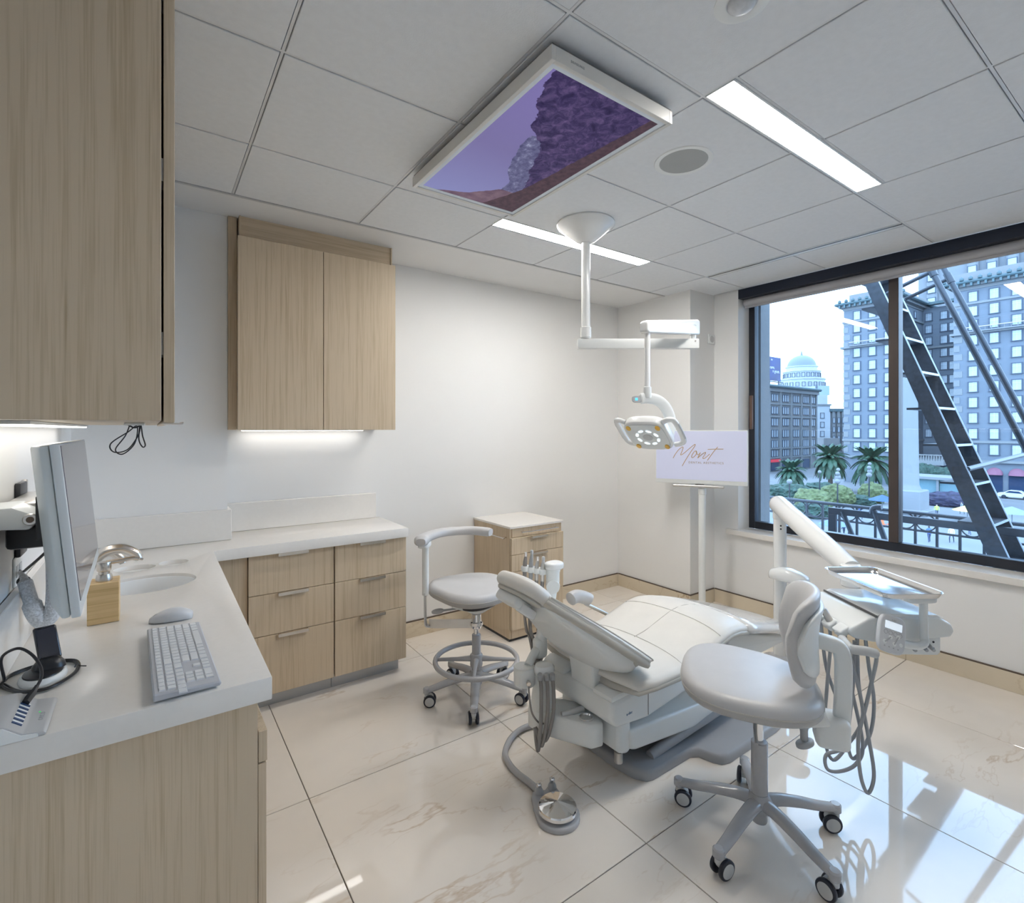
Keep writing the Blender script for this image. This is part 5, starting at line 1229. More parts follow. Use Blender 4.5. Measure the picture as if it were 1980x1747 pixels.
# ================================================================ OUTSIDE THE WINDOW
GZ = -10.54
M_STONE = mat('grey_sandstone', (0.160, 0.180, 0.212), .85, var=.06, scale=.6, bump=.3, bscale=3)
M_STONE2 = mat('pale_limestone', (0.226, 0.221, 0.221), .85, var=.06, scale=.5)
M_STONEL = mat('light_stucco', (0.232, 0.240, 0.256), .85, var=.03, scale=.4)
M_STUCW = mat('white_stucco', (.46, .48, .51), .85, var=.03, scale=.4)
M_TRIMS = mat('stone_trim', (0.216, 0.221, 0.226), .8, var=.05)
M_COPPER = mat('patinated_cornice', (0.086, 0.130, 0.144), .7, var=.12, scale=2)
M_WFR = mat('painted_reveal_shade', (.07, .085, .12), .6)  # dark bars paint in the shade of recessed windows, though they stand proud
M_WPN = mat('painted_sky_reflection', (0.397, 0.435, 0.474), .08, var=.10, scale=.35)  # pale base colour paints reflected sky into the panes
M_PAVE = mat('plaza_paving', (0.176, 0.180, 0.192), .7, var=.10, scale=.12)
M_ROAD = mat('street_asphalt', (0.185, 0.185, 0.196), .8, var=.08, scale=.3)
M_DKSTEEL = mat('painted_fire_escape', (.045, .048, .058), .45, .3, var=.25, scale=30)
M_PIPE = mat('galvanised_pipe', (.065, .07, .082), .35, .5, var=.1)
struct(box('ground_plaza', 6.5, 420, -120, 320, GZ - .3, GZ, M_PAVE))
struct(box('ground_street', 117, 128.8, -120, 69, GZ, GZ + .02, M_ROAD))
struct(box('ground_street_side', 128.8, 300, 62, 73.5, GZ, GZ + .02, M_ROAD))
struct(box('wall_outside_pier', 4.2, 4.345, 2.30, 3.2, -.5, 3.4, mat('exterior_stucco', (.19, .19, .195), .9, var=.05, scale=20, bump=.8, bscale=60)))

# ---- railing with rings
t = thing('balcony_railing', 'dark metal balcony railing with rings outside the window', 'railing', (6.0, 1.5, -.05))
zt, zm, zb = .655, .490, .02
tube('top_rail', [(6.0, -1.2, zt), (6.0, 3.6, zt)], .018, M_PIPE, t, n=10)
for z in (zm, zb): tube('rail', [(6.0, -1.2, z), (6.0, 3.6, z)], .011, M_PIPE, t, n=8)
ring_me = None; post_me = None
y = 3.42; k = 0
while y > -1.1:
    if post_me is None:
        o = box('post', 5.99, 6.01, -.010, .010, zb - .07, zt, M_PIPE, t); post_me = o.data; o.location = (0, y, 0)
    else:
        o = bpy.data.objects.new('post', post_me); link(o, t); o.location = (0, y, 0)
    if k % 3 != 2:
        if ring_me is None:
            o = tube('ring', [(6.0, .075 * math.cos(2 * PI * i / 28), zm + .082 + .075 * math.sin(2 * PI * i / 28)) for i in range(28)], .0065, M_PIPE, t, n=6, closed=True); ring_me = o.data; o.location = (0, y - .083, 0)
        else:
            o = bpy.data.objects.new('ring', ring_me); link(o, t); o.location = (0, y - .083, 0)
    y -= .166; k += 1
t = thing('fire_escape_landing', 'dark steel fire escape landing below window level', 'platform', (5.1, 1.2, -.1))
for i in range(9): box('slat', 4.40 + .17 * i, 4.53 + .17 * i, -1.2, 3.6, -.08, -.05, M_DKSTEEL, t)
for yy in (-1.15, 1.2, 3.5): box('bearer', 4.38, 5.98, yy, yy + .06, -.16, -.08, M_DKSTEEL, t)

# ---- fire escape stair
t = thing('fire_escape_stair', 'steep dark steel fire escape stair crossing the right pane', 'stairs', (5.2, .8, -.05))
def sline(a, b, z):   # y on the line through a,b at height z
    (y0, z0), (y1, z1) = a, b; return y0 + (y1 - y0) * (z - z0) / (z1 - z0)
l1 = ((1.554, 1.966), (1.022, .502)); l2 = ((1.554, 2.255), (.907, .502))
ZT, ZB = 3.4, -.04
for x in (5.0, 5.43):
    poly = [(sline(*l1, ZT), ZT), (sline(*l2, ZT), ZT), (sline(*l2, ZB), ZB), (sline(*l1, ZB), ZB)]
    prism('stringer', poly, x - .006, x + .006, M_DKSTEEL, t, axis='x')
    a, b = Vector((x, sline(*l2, ZT), ZT)), Vector((x, sline(*l2, ZB), ZB))
    tube('stringer_edge', [a, b], .007, mat('pale_steel_edge', (.42, .45, .50), .4, .5), t, n=6)  # edge and nosing steel, paler than the stringers and treads
for z in (.18, .47, .76, 1.05, 1.34, 1.63, 1.92, 2.21, 2.50, 2.79, 3.08):
    yl = sline(*l2, z + .04)
    box('tread', 5.008, 5.424, yl - .015, yl + .19, z - .012, z + .004, M_DKSTEEL, t)
    box('tread_nosing', 5.008, 5.424, yl - .018, yl - .014, z - .012, z + .006, MATS['pale_steel_edge'], t)
p1 = ((1.367, 2.714), (.859, 1.389))
for x, dy in ((5.0, 0), (5.43, -.006)):
    tube('handrail', [(x, sline(*p1, 3.4) + dy, 3.4), (x, sline(*p1, .75) + dy, .75)], .021, M_PIPE, t, n=14)
    zz = 2.70 if x < 5.2 else 2.72
    yy = sline(*p1, zz) + dy
    tube('rail_bracket', [(x, yy, zz), (x, yy + .30, zz - .11)], .016, M_PIPE, t, n=12)
    lathe('pipe_tee', [(.027, -.045), (.027, .045)], M_PIPE, t, (x, yy, zz), (0, -.36, -.93), 14)
    yy = sline(*p1, 1.30) + dy
yy = sline(*l2, 1.16)
tube('stay_pipe', [(5.0, yy, 1.16), (6.6, yy - .05, 1.23)], .020, M_PIPE, t, n=12)
# ---- guard frame in front of the railing
t = thing('landing_guard', 'low dark guard frame with two slanted struts outside left pane', 'guard frame', (5.3, 1.7, -.05))
box('top_bar', 5.285, 5.315, .55, 2.235, .655, .715, M_PIPE, t, .003)
box('upright', 5.285, 5.315, 2.165, 2.235, -.05, .655, M_PIPE, t, .003)
box('upright', 5.285, 5.315, .55, .62, -.05, .655, M_PIPE, t, .003)
tube('strut', [(5.3, 2.115, .690), (5.3, 1.83, -.04)], .021, M_PIPE, t, n=12)
tube('strut', [(5.3, 1.86, .735), (5.3, 1.60, -.04)], .023, M_PIPE, t, n=12)
tube('strut_hook', cr([(5.3, 1.875, .700), (5.3, 1.87, .745), (5.3, 1.845, .762), (5.3, 1.80, .768)], 4), .023, M_PIPE, t, n=12)

# ---- buildings
WV, WF_ = merge([boxvf(-.12, .10, -.78, -.62, -1.0, 1.0), boxvf(-.12, .10, .62, .78, -1.0, 1.0), boxvf(-.12, .10, -.62, .62, .86, 1.0), boxvf(-.22, .10, -.86, .86, -1.10, -.98)])
WME = meshonly('window', WV, WF_, M_WFR)
PV, PF = merge([boxvf(-.03, .02, -.62, .62, -.98, .86)])
PME = meshonly('pane', PV, PF, M_WPN)
BV, BF = merge([boxvf(-.07, -.03, -.04, .04, -.98, .86), boxvf(-.07, -.03, -.62, .62, .25, .33)])
BME = meshonly('glazing_bar', BV, BF, mat('pale_sash', (.55, .6, .66), .5))
def win(x, y, z, parent, s=1.0, rz=0.0, bars=True):
    o = inst('window', WME, (x, y, z), parent, (0, 0, rz), (1, s, s))
    p = bpy.data.objects.new('pane', PME); link(p, o)
    if bars:
        b = bpy.data.objects.new('glazing_bar', BME); link(b, o)
ht = thing('hotel_building', 'large grey stone hotel with many windows and green cornice', 'building', (140, 25, GZ))
HXF = 130.0
rowsz = [27.3, 24.5, 21.8, 18.9, 15.9, 12.85, 9.8, 6.8, 3.8, .75, -2.3]
def block(name, x0, x1, y0, y1, z1):
    o = box(name, x0, x1, y0, y1, GZ, z1, M_STONE, ht)
    for k, z in enumerate((20.2, 26.0, -.9, -4.6)):
        pr_ = .55 if k in (0, 3) else .25
        box('belt_course', x0 - pr_, x1, y0 - pr_, y1 + pr_, z - .22, z + .22, M_TRIMS, ht)
    box('frieze', x0 - .15, x1, y0 - .15, y1 + .15, z1 - .6, z1, M_TRIMS, ht)
    # cornice with brackets
    box('cornice', x0 - 1.5, x1 + .3, y0 - 1.5, y1 + 1.5, z1 + .5, z1 + 1.1, M_COPPER, ht, .2)
    box('cornice_bed', x0 - .8, x1 + .2, y0 - .8, y1 + .8, z1, z1 + .5, M_TRIMS, ht)
    me = None; yy = y0 - .9
    while yy < y1 + 1.2:
        if me is None:
            o2 = box('bracket', x0 - 1.4, x0 - .8, yy, yy + .35, z1 - .1, z1 + .5, M_COPPER, ht); me = o2.data; y00 = yy
        else:
            o2 = bpy.data.objects.new('bracket', me); link(o2, ht); o2.location = (0, yy - y00, 0)
        yy += 1.05
    me = None; yy = y0 - 1.4
    while yy < y1 + 1.3:
        if me is None:
            v, f = lathevf([(.0, -.05), (.34, 0), (.36, .35), (.15, .6), (1e-4, .75)], (x0 - 1.35, yy, z1 + 1.1), n=8); o2 = mk('antefix', v, f, M_COPPER, ht, False); me = o2.data; y00 = yy
        else:
            o2 = bpy.data.objects.new('antefix', me); link(o2, ht); o2.location = (0, yy - y00, 0)
        yy += 1.35
    box('parapet', x0 + .8, x1, y0 + .8, y1 - .8, z1 + 1.1, z1 + 3.0, M_STONE2, ht)
    # quoins at the corner
    for k in range(18):
        zq = -3.6 + k * 1.7
        if zq < z1 - 1.5: box('quoin', x0 - .06, x0 + .9, y1 - (1.3 if k % 2 else .9), y1 + .05, zq, zq + 1.2, M_TRIMS, ht)
block('tower_block', HXF, 160, 41.2, 51.6, 29.3)
block('tower_block', HXF, 160, -6, 31.9, 29.3)
rec = box('recess_block', 145.4, 165, 31.9, 41.2, GZ, 29.3, M_STONE, ht)
box('cornice', 144.0, 145.5, 31.9, 41.2, 29.8, 30.4, M_COPPER, ht); box('belt_course', 144.95, 145.4, 31.9, 41.2, 20.0, 20.4, M_TRIMS, ht)
for z in rowsz:
    for y in (48.93, 45.92, 42.95): win(HXF - .05, y, z, ht)
    for y in (29.0, 25.95, 22.85, 19.8, 16.8): win(HXF - .05, y, z, ht)
    if z > -2:
        for y in (40.15, 37.4, 35.85): win(145.35, y, z, ht, .9)
    for x in (134.5, 140.0):   # return face of the left tower, looking down the recess
        if z > -2: win(x, 41.15, z, ht, .8, PI / 2)
# balconies of the upper floor
for y0, y1 in ((42.0, 50.2), (21.5, 30.2)):
    b = box('balcony', HXF - 1.0, HXF, y0, y1, 20.3, 20.55, M_TRIMS, ht)
    k = 0; yy = y0 + .1
    while yy < y1: box('baluster', HXF - .95, HXF - .85, yy, yy + .10, 20.55, 21.15, M_STONE2, b); yy += .9
    box('balcony_rail', HXF - 1.0, HXF - .82, y0, y1, 21.15, 21.28, mat('terracotta_rail', (.55, .45, .42), .8), b)
# street level: arched openings with awnings, portico in the recess
M_AWN = mat('maroon_awning', (0.240, 0.096, 0.144), .7); M_SHOP = mat('dark_shop_glass', (.03, .05, .10), .15)
for k, y in enumerate((29.0, 25.9, 22.8, 19.6)):
    arch = [(y - 1.15, GZ + .3), (y + 1.15, GZ + .3)] + [(y + 1.15 * math.cos(PI * i / 12), GZ + 3.6 + 1.15 * math.sin(PI * i / 12)) for i in range(13)]
    prism('shop_window', arch, HXF - .12, HXF + .1, M_SHOP, ht, axis='x')
    v = []; f = []
    for i in range(13):
        a = PI * i / 12
        v += [(HXF - .1, y + 1.2 * math.cos(a), GZ + 3.6 + 1.25 * math.sin(a)), (HXF - 1.0 * math.sin(a) ** .5 - .1 if 0 < i < 12 else HXF - .1, y + 1.2 * math.cos(a), GZ + 3.5)]
    for i in range(12): f.append((2 * i, 2 * i + 1, 2 * i + 3, 2 * i + 2))
    mk('awning', v, f, M_AWN, ht, 40)
box('portico_roof', 126.5, 146, 32.6, 41.0, -5.6, -4.7, M_TRIMS, ht)
box('portico_back', 131.0, 131.3, 32.6, 41.0, GZ, -5.6, M_SHOP, ht)
for y in (34.0, 36.6, 39.2):
    lathe('portico_column', [(.62, GZ), (.62, GZ + .4), (.48, GZ + .5), (.42, -6.3), (.62, -6.0), (.62, -5.6)], M_STONE2, ht, (127.3, y, 0), n=14)
yy = 32.8
while yy < 41: box('baluster', 126.7, 126.9, yy, yy + .18, -4.7, -3.7, M_STONE2, ht); yy += .42
box('balustrade_rail', 126.6, 127.0, 32.6, 41.0, -3.7, -3.5, M_STONE2, ht)
fg = thing('hotel_flag', 'striped flag slanting from a pole on hotel portico', 'flag', (126.5, 38.2, -3.5))
tube('flag_pole', [(126.7, 38.0, -3.6), (124.8, 40.2, -1.9)], .06, M_STONEL, fg, n=8)
for k in range(7):
    m_ = mat('flag_red', (.45, .10, .12), .7) if k % 2 == 0 else mat('flag_white', (.8, .8, .8), .7)
    s0 = k / 7.0; s1 = (k + 1) / 7.0
    a = Vector((125.7, 39.2, -2.7)) + Vector((-.9, 1.0, .8)) * s0; b = Vector((125.7, 39.2, -2.7)) + Vector((-.9, 1.0, .8)) * s1
    v = [a, b, b + Vector((-.1, .9, -2.0)), a + Vector((-.1, .9, -2.0))]; v += [q + Vector((.03, 0, .0)) for q in v]
    mk('stripe', v, [(0, 1, 2, 3), (7, 6, 5, 4), (0, 4, 5, 1), (1, 5, 6, 2), (2, 6, 7, 3), (3, 7, 4, 0)], m_, fg, False)
# pale tower rising behind the hotel
tw = thing('tower_building', 'pale high-rise tower with bay windows behind the hotel', 'building', (205, 35, GZ))
box('wall', 190, 220, 12, 55, GZ, 75, M_STONEL, tw)
for i, y in enumerate((51.5, 42.3, 38.2, 34.1, 30.0, 25.9)):
    o = box('bay', 188.8, 190, y - 1.25, y + 1.25, 20, 70, M_STONEL, tw, .5)
    for j in range(9):
        z = 36 + 3.55 * j
        inst('window', WME, (188.7, y, z), tw, (0, 0, 0), (1, 1.4, 1.1)); inst('pane', PME, (188.7, y, z), tw, (0, 0, 0), (1, 1.4, 1.1))
# corner office block facing the square
ob = thing('office_building', 'ornate limestone office block with heavy cornice, left in the window', 'building', (150, 80, GZ))
box('wall', 130, 171.5, 76, 100, GZ, 13.4, M_STONE2, ob)
box('cornice', 129, 172.6, 74.6, 101, 13.4, 14.3, M_COPPER, ob, .3); box('cornice_bed', 129.6, 172.0, 75.3, 100.5, 12.4, 13.4, M_TRIMS, ob)
for z in (8.9, 5.2, -3.9, -6.6): box('belt_course', 129.8, 171.8, 75.7, 76, z - .2, z + .2, M_TRIMS, ob)
for x in (143.0, 149.2, 155.4, 161.6, 167.5, 171.2): box('pilaster', x - .35, x + .35, 75.6, 76, GZ, 12.4, M_TRIMS, ob)
for z, s_ in ((10.7, 1.0), (7.1, 1.05), (3.7, 1.05), (.4, 1.05), (-2.6, 1.05), (-5.3, .95)):
    for xc in (146.1, 152.3, 158.5, 164.6, 169.4):
        for dx in ((-1.25, 0, 1.25) if xc < 169 else (-.6, .6)):
            inst('window', WME, (xc + dx, 75.95, z), ob, (0, 0, PI / 2), (1, .62 * s_, s_)); inst('pane', PME, (xc + dx, 75.9, z), ob, (0, 0, PI / 2), (1, .62 * s_, s_ * .98))
for xc in (146.1, 152.3, 158.5, 164.6): box('shop_window', xc - 2.1, xc + 2.1, 75.8, 76, GZ + .3, GZ + 3.0, M_SHOP, ob)
box('shop_sign', 143.4, 148.6, 75.4, 75.8, GZ + 2.7, GZ + 3.5, mat('red_sign', (.62, .03, .05), .5, emit=(.8, .03, .05), estr=.4), ob)
# advertising board on its roof
bb = thing('billboard', 'blue rooftop billboard with white lettering at the left pane edge', 'billboard', (157, 84, 14.3))
box('panel', 145.5, 165.5, 84, 84.4, 17.0, 24.5, mat('billboard_blue', (.035, .05, .17), .4, var=.6, scale=.12), bb)
for x in (147, 153, 159, 164.5): box('prop', x - .15, x + .15, 84.1, 84.4, 14.3, 17.0, M_PIPE, bb)
box('catwalk', 145.5, 165.5, 83.2, 84, 16.5, 16.7, M_PIPE, bb)
M_LET = mat('billboard_white', (.85, .85, .88), .5)
BT = lambda x, z: basis((x, 83.95, z), (1, 0, 0), (0, 0, 1), (0, -1, 0))
text('lettering', 'cure.', 1.45, M_LET, BT(161.6, 21.2), bb, .02, 'RIGHT'); text('lettering', 'n grass.', 1.45, M_LET, BT(164.7, 20.0), bb, .02, 'RIGHT'); text('lettering', 'ide', .8, M_LET, BT(160.3, 23.6), bb, .02, 'RIGHT')
# domed tower
dt = thing('domed_tower', 'white tower topped by a ribbed dome beyond the office block', 'building', (240, 113, GZ))
dc = Vector((240, 112.5, 0))
lathe('tower_base', [(9.4, GZ), (9.4, 18.5), (9.6, 18.6), (9.6, 19.4), (9.2, 19.5), (9.2, 23.6), (9.6, 23.7), (9.6, 24.2), (7.4, 24.3), (7.4, 27.2), (7.8, 27.3), (7.8, 27.8)], M_STUCW, dt, dc, n=12, smooth=False)
lathe('drum', [(6.2, 27.8), (6.2, 29.4), (6.6, 29.5), (6.6, 29.9)], M_STUCW, dt, dc, n=24, smooth=False)
lathe('dome', [(5.9, 29.9)] + [(5.8 * math.cos(a), 29.9 + 5.2 * math.sin(a)) for a in [PI / 2 * i / 8 for i in range(1, 8)]] + [(.5, 35.1), (.4, 35.6), (.1, 37.2)], mat('grey_dome', (.20, .22, .25), .6), dt, dc, n=24, smooth=40)
for i in range(24):
    a = 2 * PI * i / 24
    if math.cos(a) * .8 + math.sin(a) * .4 < .25:
        for r_, z in ((9.25, 21.5), (7.45, 25.8), (9.45, 16.2), (9.45, 13.0), (9.45, 9.8)): inst('window', WME, (dc.x + r_ * math.cos(a), dc.y + r_ * math.sin(a), z), dt, (0, 0, a + PI), (1, .9, .9)); 
# white building between office block and hotel
wb_ = thing('white_building', 'plain white building between the office block and hotel', 'building', (203, 88, GZ))
WBM = TM((201.0, 90.3, 0), math.atan2(-3.68, 5.18))
box('wall', 0, 6.6, 0, 20, GZ, 10.4, M_STUCW, wb_, T=WBM); box('parapet', -.3, 6.9, -.3, 20, 10.4, 11.0, M_TRIMS, wb_, T=WBM)
box('penthouse', .8, 6.5, 1.5, 12, 11.0, 14.6, M_STUCW, wb_, T=WBM); box('plant_room', 4.2, 8.8, 4, 12, 14.6, 18.2, mat('blue_grey_cladding', (.38, .46, .52), .7), wb_, T=WBM)
cyl('flue', WBM @ Vector((3.2, 3, 14.6)), WBM @ Vector((3.2, 3, 18.6)), .4, M_STONE, wb_, n=10)
for z in (6.8, 3.4, .0):
    p_ = WBM @ Vector((3.6, -.05, z)); inst('window', WME, p_, wb_, (0, 0, math.atan2(-3.68, 5.18) + PI / 2), (1, 1.0, 1.0)); inst('pane', PME, p_, wb_, (0, 0, math.atan2(-3.68, 5.18) + PI / 2), (1, 1.0, 1.0))
box('gatehouse', .5, 6.2, -6, 0, GZ, -1.6, M_STONE2, wb_, T=WBM)
prism('gatehouse_arch', [(-1.5 + 3.3, GZ), (1.5 + 3.3, GZ)] + [(3.3 + 1.5 * math.cos(PI * i / 10), -5.2 + 1.5 * math.sin(PI * i / 10)) for i in range(11)], -6.2, -6.0, M_SHOP, wb_, axis='y', T=WBM)
cb_ = thing('cornice_building', 'narrow pale building with dark cornice against the hotel edge', 'building', (208, 85, GZ))
box('wall', 6.7, 12.5, .5, 20, GZ, 8.2, M_STONEL, cb_, T=WBM); box('cornice', 6.3, 12.9, -.4, 20, 8.2, 9.3, M_COPPER, cb_, T=WBM)
for x in (7.8, 9.6, 11.3): box('bay', x - .5, x + .5, -.2, .5, GZ + 4, 8.2, M_TRIMS, cb_, T=WBM)
for z in (5.0, 1.6, -1.8):
    for x in (7.8, 9.6, 11.3):
        p_ = WBM @ Vector((x, -.25, z)); inst('window', WME, p_, cb_, (0, 0, math.atan2(-3.68, 5.18) + PI / 2), (1, .55, 1.0)); inst('pane', PME, p_, cb_, (0, 0, math.atan2(-3.68, 5.18) + PI / 2), (1, .55, 1.0))
# ---- monument column
t = thing('monument_column', 'white stone monument column standing on the square', 'monument', (89.3, 27.0, GZ))
lathe('shaft', [(1.5, GZ + 3.4), (1.35, GZ + 3.8), (1.22, GZ + 4.2), (1.12, GZ + 12), (1.0, GZ + 22)], M_STONEL, t, (89.3, 27.0, 0), n=24)
box('pedestal', 87.4, 91.2, 25.1, 28.9, GZ, GZ + 3.4, M_STONEL, t, .15); box('plinth', 86.6, 92.0, 24.3, 29.7, GZ, GZ + .7, M_STONEL, t, .1)
# ---- palms
def frondmesh(seed, L, droop, rise):
    r_ = random.Random(seed); v = []; f = []; N = 13
    sp_ = []
    for i in range(N + 1):
        s = i / N; sp_.append(Vector((L * s * (1 - .25 * s * droop), 0, rise * L * s - droop * L * .75 * s * s)))
    for i in range(N):
        a, b = sp_[i], sp_[i + 1]; w_ = .07 * (1 - i / N) + .015
        k = len(v); v += [a + Vector((0, w_, 0)), a - Vector((0, w_, 0)), b - Vector((0, w_, 0)), b + Vector((0, w_, 0))]; f.append((k, k + 1, k + 2, k + 3))
        for sub in (0, .5):
            p = a.lerp(b, sub); ll = L * .17 * math.sin(PI * min(.97, .10 + .88 * (i + sub) / N)) ** .7
            d = (b - a).normalized()
            for sg in (-1, 1):
                e = p + Vector((0, sg * ll * .75, 0)) + d * ll * .65 + Vector((0, 0, -ll * .25 * r_.uniform(.6, 1.6)))
                k = len(v); v += [p + d * .05, p - d * .09, e]; f.append((k, k + 1, k + 2))
    return v, f
M_FROND = mat('palm_frond', (0.033, 0.078, 0.045), .55, var=.35, scale=3); M_FRONDY = mat('dry_palm_frond', (.16, .15, .07), .6, var=.3, scale=3)
M_TRUNK = mat('palm_trunk', (.13, .105, .085), .9, var=.3, scale=4, bump=.6, bscale=8)
FM = [meshonly('frond', *frondmesh(s, 1.0, dr, ri), M_FROND) for s, dr, ri in ((1, .55, .75), (2, .8, .55), (3, 1.0, .35), (4, 1.15, .1))]
M_FRONDL = mat('bright_palm_frond', (0.160, 0.272, 0.080), .5, var=.3, scale=3)
FML = [meshonly('frond', *frondmesh(s, 1.0, dr, ri), M_FRONDL) for s, dr, ri in ((1, .55, .75), (2, .8, .55), (3, 1.0, .35), (4, 1.15, .1))]
def palm(label, x, y, zc, R, n=46, seed=1, ms=None):
    ms = ms or FM; r_ = random.Random(seed)
    t = thing('palm_tree', label, 'tree', (x, y, GZ), group='palms on the square')
    lathe('trunk', [(.50, GZ), (.42, GZ + .5), (.36, zc - 1.4), (.55, zc - .9), (.62, zc - .3), (.3, zc + .1)], M_TRUNK, t, (x, y, 0), n=12)
    for k in range(n):
        q = k / n; a = k * 2.399 + r_.uniform(-.2, .2); me = ms[min(3, int(q * 4))]
        s = R * r_.uniform(.92, 1.12) * (.85 + .25 * q)
        inst('frond', me, (x, y, zc + .2 - .5 * q), t, (r_.uniform(-.15, .15), (-.55 + .75 * q) * .9, a), (s, s, s))
palm('smaller palm tree nearest the concrete pier, low crown', 103.9, 50.7, -6.9, 3.6, 78, 1)
palm('tall dense palm tree in middle of the left pane', 108.4, 45.4, -4.2, 4.1, 95, 2)
palm('broad palm tree beside the window mullion', 110.3, 39.1, -4.6, 4.3, 92, 3)
palm('bright green palm crown low in right pane behind the railing', 40.0, 9.35, -9.0, 2.6, 60, 4, FML)
# ---- shrubs
def shrub(label, x, y, sx, sy, h, m, seed):
    r_ = random.Random(seed); bm = bmesh.new(); bmesh.ops.create_icosphere(bm, subdivisions=4, radius=1)
    for v_ in bm.verts:
        d = v_.co.normalized(); nzv = mnoise.noise(d * 2.2 + Vector((seed * 3.1, 0, 0))) * .22 + mnoise.noise(d * 6 + Vector((0, seed, 0))) * .14 + mnoise.noise(d * 15 + Vector((0, 0, seed))) * .09
        q = d * (1 + nzv); v_.co = Vector((q.x * sx, q.y * sy, max(0, (q.z * .62 + .42)) * h))
    me = bpy.data.meshes.new('shrub'); bm.to_mesh(me); bm.free(); finish(me, m, False)
    o = bpy.data.objects.new('shrub', me); COL.objects.link(o); o.location = (x, y, GZ); OFF[o] = Vector((x, y, GZ))
    tag(o, label, 'shrub', 'shrubs on the square')
M_LEAFD = mat('dark_leaves', (0.027, 0.060, 0.045), .7, var=.45, scale=2.5); M_LEAFY = mat('yellow_green_leaves', (0.108, 0.132, 0.052), .7, var=.4, scale=2.5)
M_LEAFP = mat('purple_leaves', (0.036, 0.032, 0.068), .7, var=.4, scale=2.5)
shrub('dark green shrub at left pane edge by the pier', 90.5, 46.6, 2.2, 2.4, 2.2, M_LEAFD, 1)
shrub('wide dark green shrub left of the flexible arm', 89.6, 43.3, 2.6, 3.2, 2.6, M_LEAFD, 2)
shrub('round dark shrub below the middle palm', 97.5, 42.3, 2.4, 2.8, 2.5, M_LEAFD, 3)
shrub('large yellow-green bush behind railing rings', 82.0, 36.8, 2.2, 2.6, 2.9, M_LEAFY, 4)
shrub('yellow-green bush right of the larger yellow one', 88.8, 36.2, 1.6, 2.4, 3.2, M_LEAFY, 5)
shrub('yellow-green bush beside globe pole near mullion', 96.8, 34.2, 1.5, 1.9, 3.2, M_LEAFY, 6)
shrub('low dark shrub between the two yellow-green bushes', 90.6, 34.2, 1.8, 2.6, 1.7, M_LEAFD, 7)
shrub('dark shrub lowest of all, in front of the yellow bushes', 74.0, 33.4, 1.8, 2.4, 2.0, M_LEAFD, 8)
shrub('leafy green tree mass before hotel portico, left part', 121.0, 34.2, 2.5, 2.6, 5.2, M_LEAFD, 9)
shrub('leafy green tree mass before hotel portico, right part', 121.5, 31.2, 2.5, 2.6, 5.0, M_LEAFD, 10)
shrub('long purple hedge beside the stair stringer', 101.5, 25.3, 1.4, 4.2, 2.2, M_LEAFP, 11)
# ---- glass pavilion
t = thing('glass_pavilion', 'low glass cafe pavilion with flat white roof on square', 'pavilion', (106, 28.5, GZ))
box('roof', 103.5, 110, 24.0, 34.0, GZ + 3.9, GZ + 4.3, M_STONEL, t)
for y in (24.2, 27.4, 30.6, 33.6): box('column', 103.8, 104.1, y, y + .3, GZ, GZ + 3.9, M_STONEL, t)
for y0, y1 in ((24.5, 27.4), (27.7, 30.6), (30.9, 33.6)): box('glass_panel', 104.4, 104.5, y0, y1, GZ + .2, GZ + 3.8, mat('pavilion_glass', (.20, .33, .38), .12), t)
# ---- globe lamp posts
for lab, x, y, h_, gl in (('globe street lamp nearest the pier', 84.1, 41.3, 3.2, .42), ('globe street lamp with stacked spheres left of guard frame', 84.5, 34.4, 3.8, .40),
                       ('globe street lamp with stacked spheres near the mullion', 93.0, 33.3, 4.4, .40), ('slim street lamp between palm and yellow bush', 92.0, 40.2, 4.6, .28)):
    t = thing('globe_lamp', lab, 'street lamp', (x, y, GZ), group='globe lamps on the square')
    cyl('pole', (x, y, GZ), (x, y, GZ + h_), .10, M_PIPE, t, n=10); lathe('pole_base', [(.3, 0), (.28, .5), (.12, .8)], M_PIPE, t, (x, y, GZ), n=10)
    for k in range(4 if 'stacked' in lab else 1):
        lathe('globe', [(gl * math.sin(PI * i / 8) * (1 - .12 * k), gl * (1 - math.cos(PI * i / 8)) * (1 - .12 * k)) for i in range(9)], M_STONEL, t, (x + (.25 if k % 2 else 0), y, GZ + h_ + gl * 1.6 * k), n=12)
# ---- umbrellas
for lab, x, y, h_, r_, c_ in (('blue cafe umbrella just left of the mullion', 82.4, 27.9, 3.0, 1.7, (.04, .09, .30)), ('blue cafe umbrella low behind the guard struts', 60.0, 24.8, 2.5, 1.5, (.14, .20, .36)),
                           ('yellow cafe umbrella by the stair stringer', 86.7, 19.9, 2.2, 1.6, (.55, .42, .14)), ('pale blue cafe umbrella at right edge of the window', 84.0, 15.2, 2.8, 1.9, (.20, .27, .44))):
    t = thing('cafe_umbrella', lab, 'umbrella', (x, y, GZ), group='cafe umbrellas')
    cyl('pole', (x, y, GZ), (x, y, GZ + h_), .05, M_STONEL, t, n=8)
    lathe('canopy', [(r_, h_ - .75), (r_ * .97, h_ - .70), (.05, h_)], mat('canopy_%d' % int(c_[0] * 100), c_, .7), t, (x, y, GZ), n=8, smooth=False)
# ---- traffic cones
for lab, x, y in (('orange traffic cone, left one of the pair', 75.4, 25.6), ('orange traffic cone, right one of the pair', 76.3, 24.9)):
    t = thing('traffic_cone', lab, 'traffic cone', (x, y, GZ), group='traffic cones')
    lathe('cone', [(.30, .05), (.08, 1.15), (.05, 1.2)], mat('orange_plastic', (.75, .16, .05), .5), t, (x, y, GZ), n=12); box('foot', x - .35, x + .35, y - .35, y + .35, GZ, GZ + .06, MATS['orange_plastic'], t)
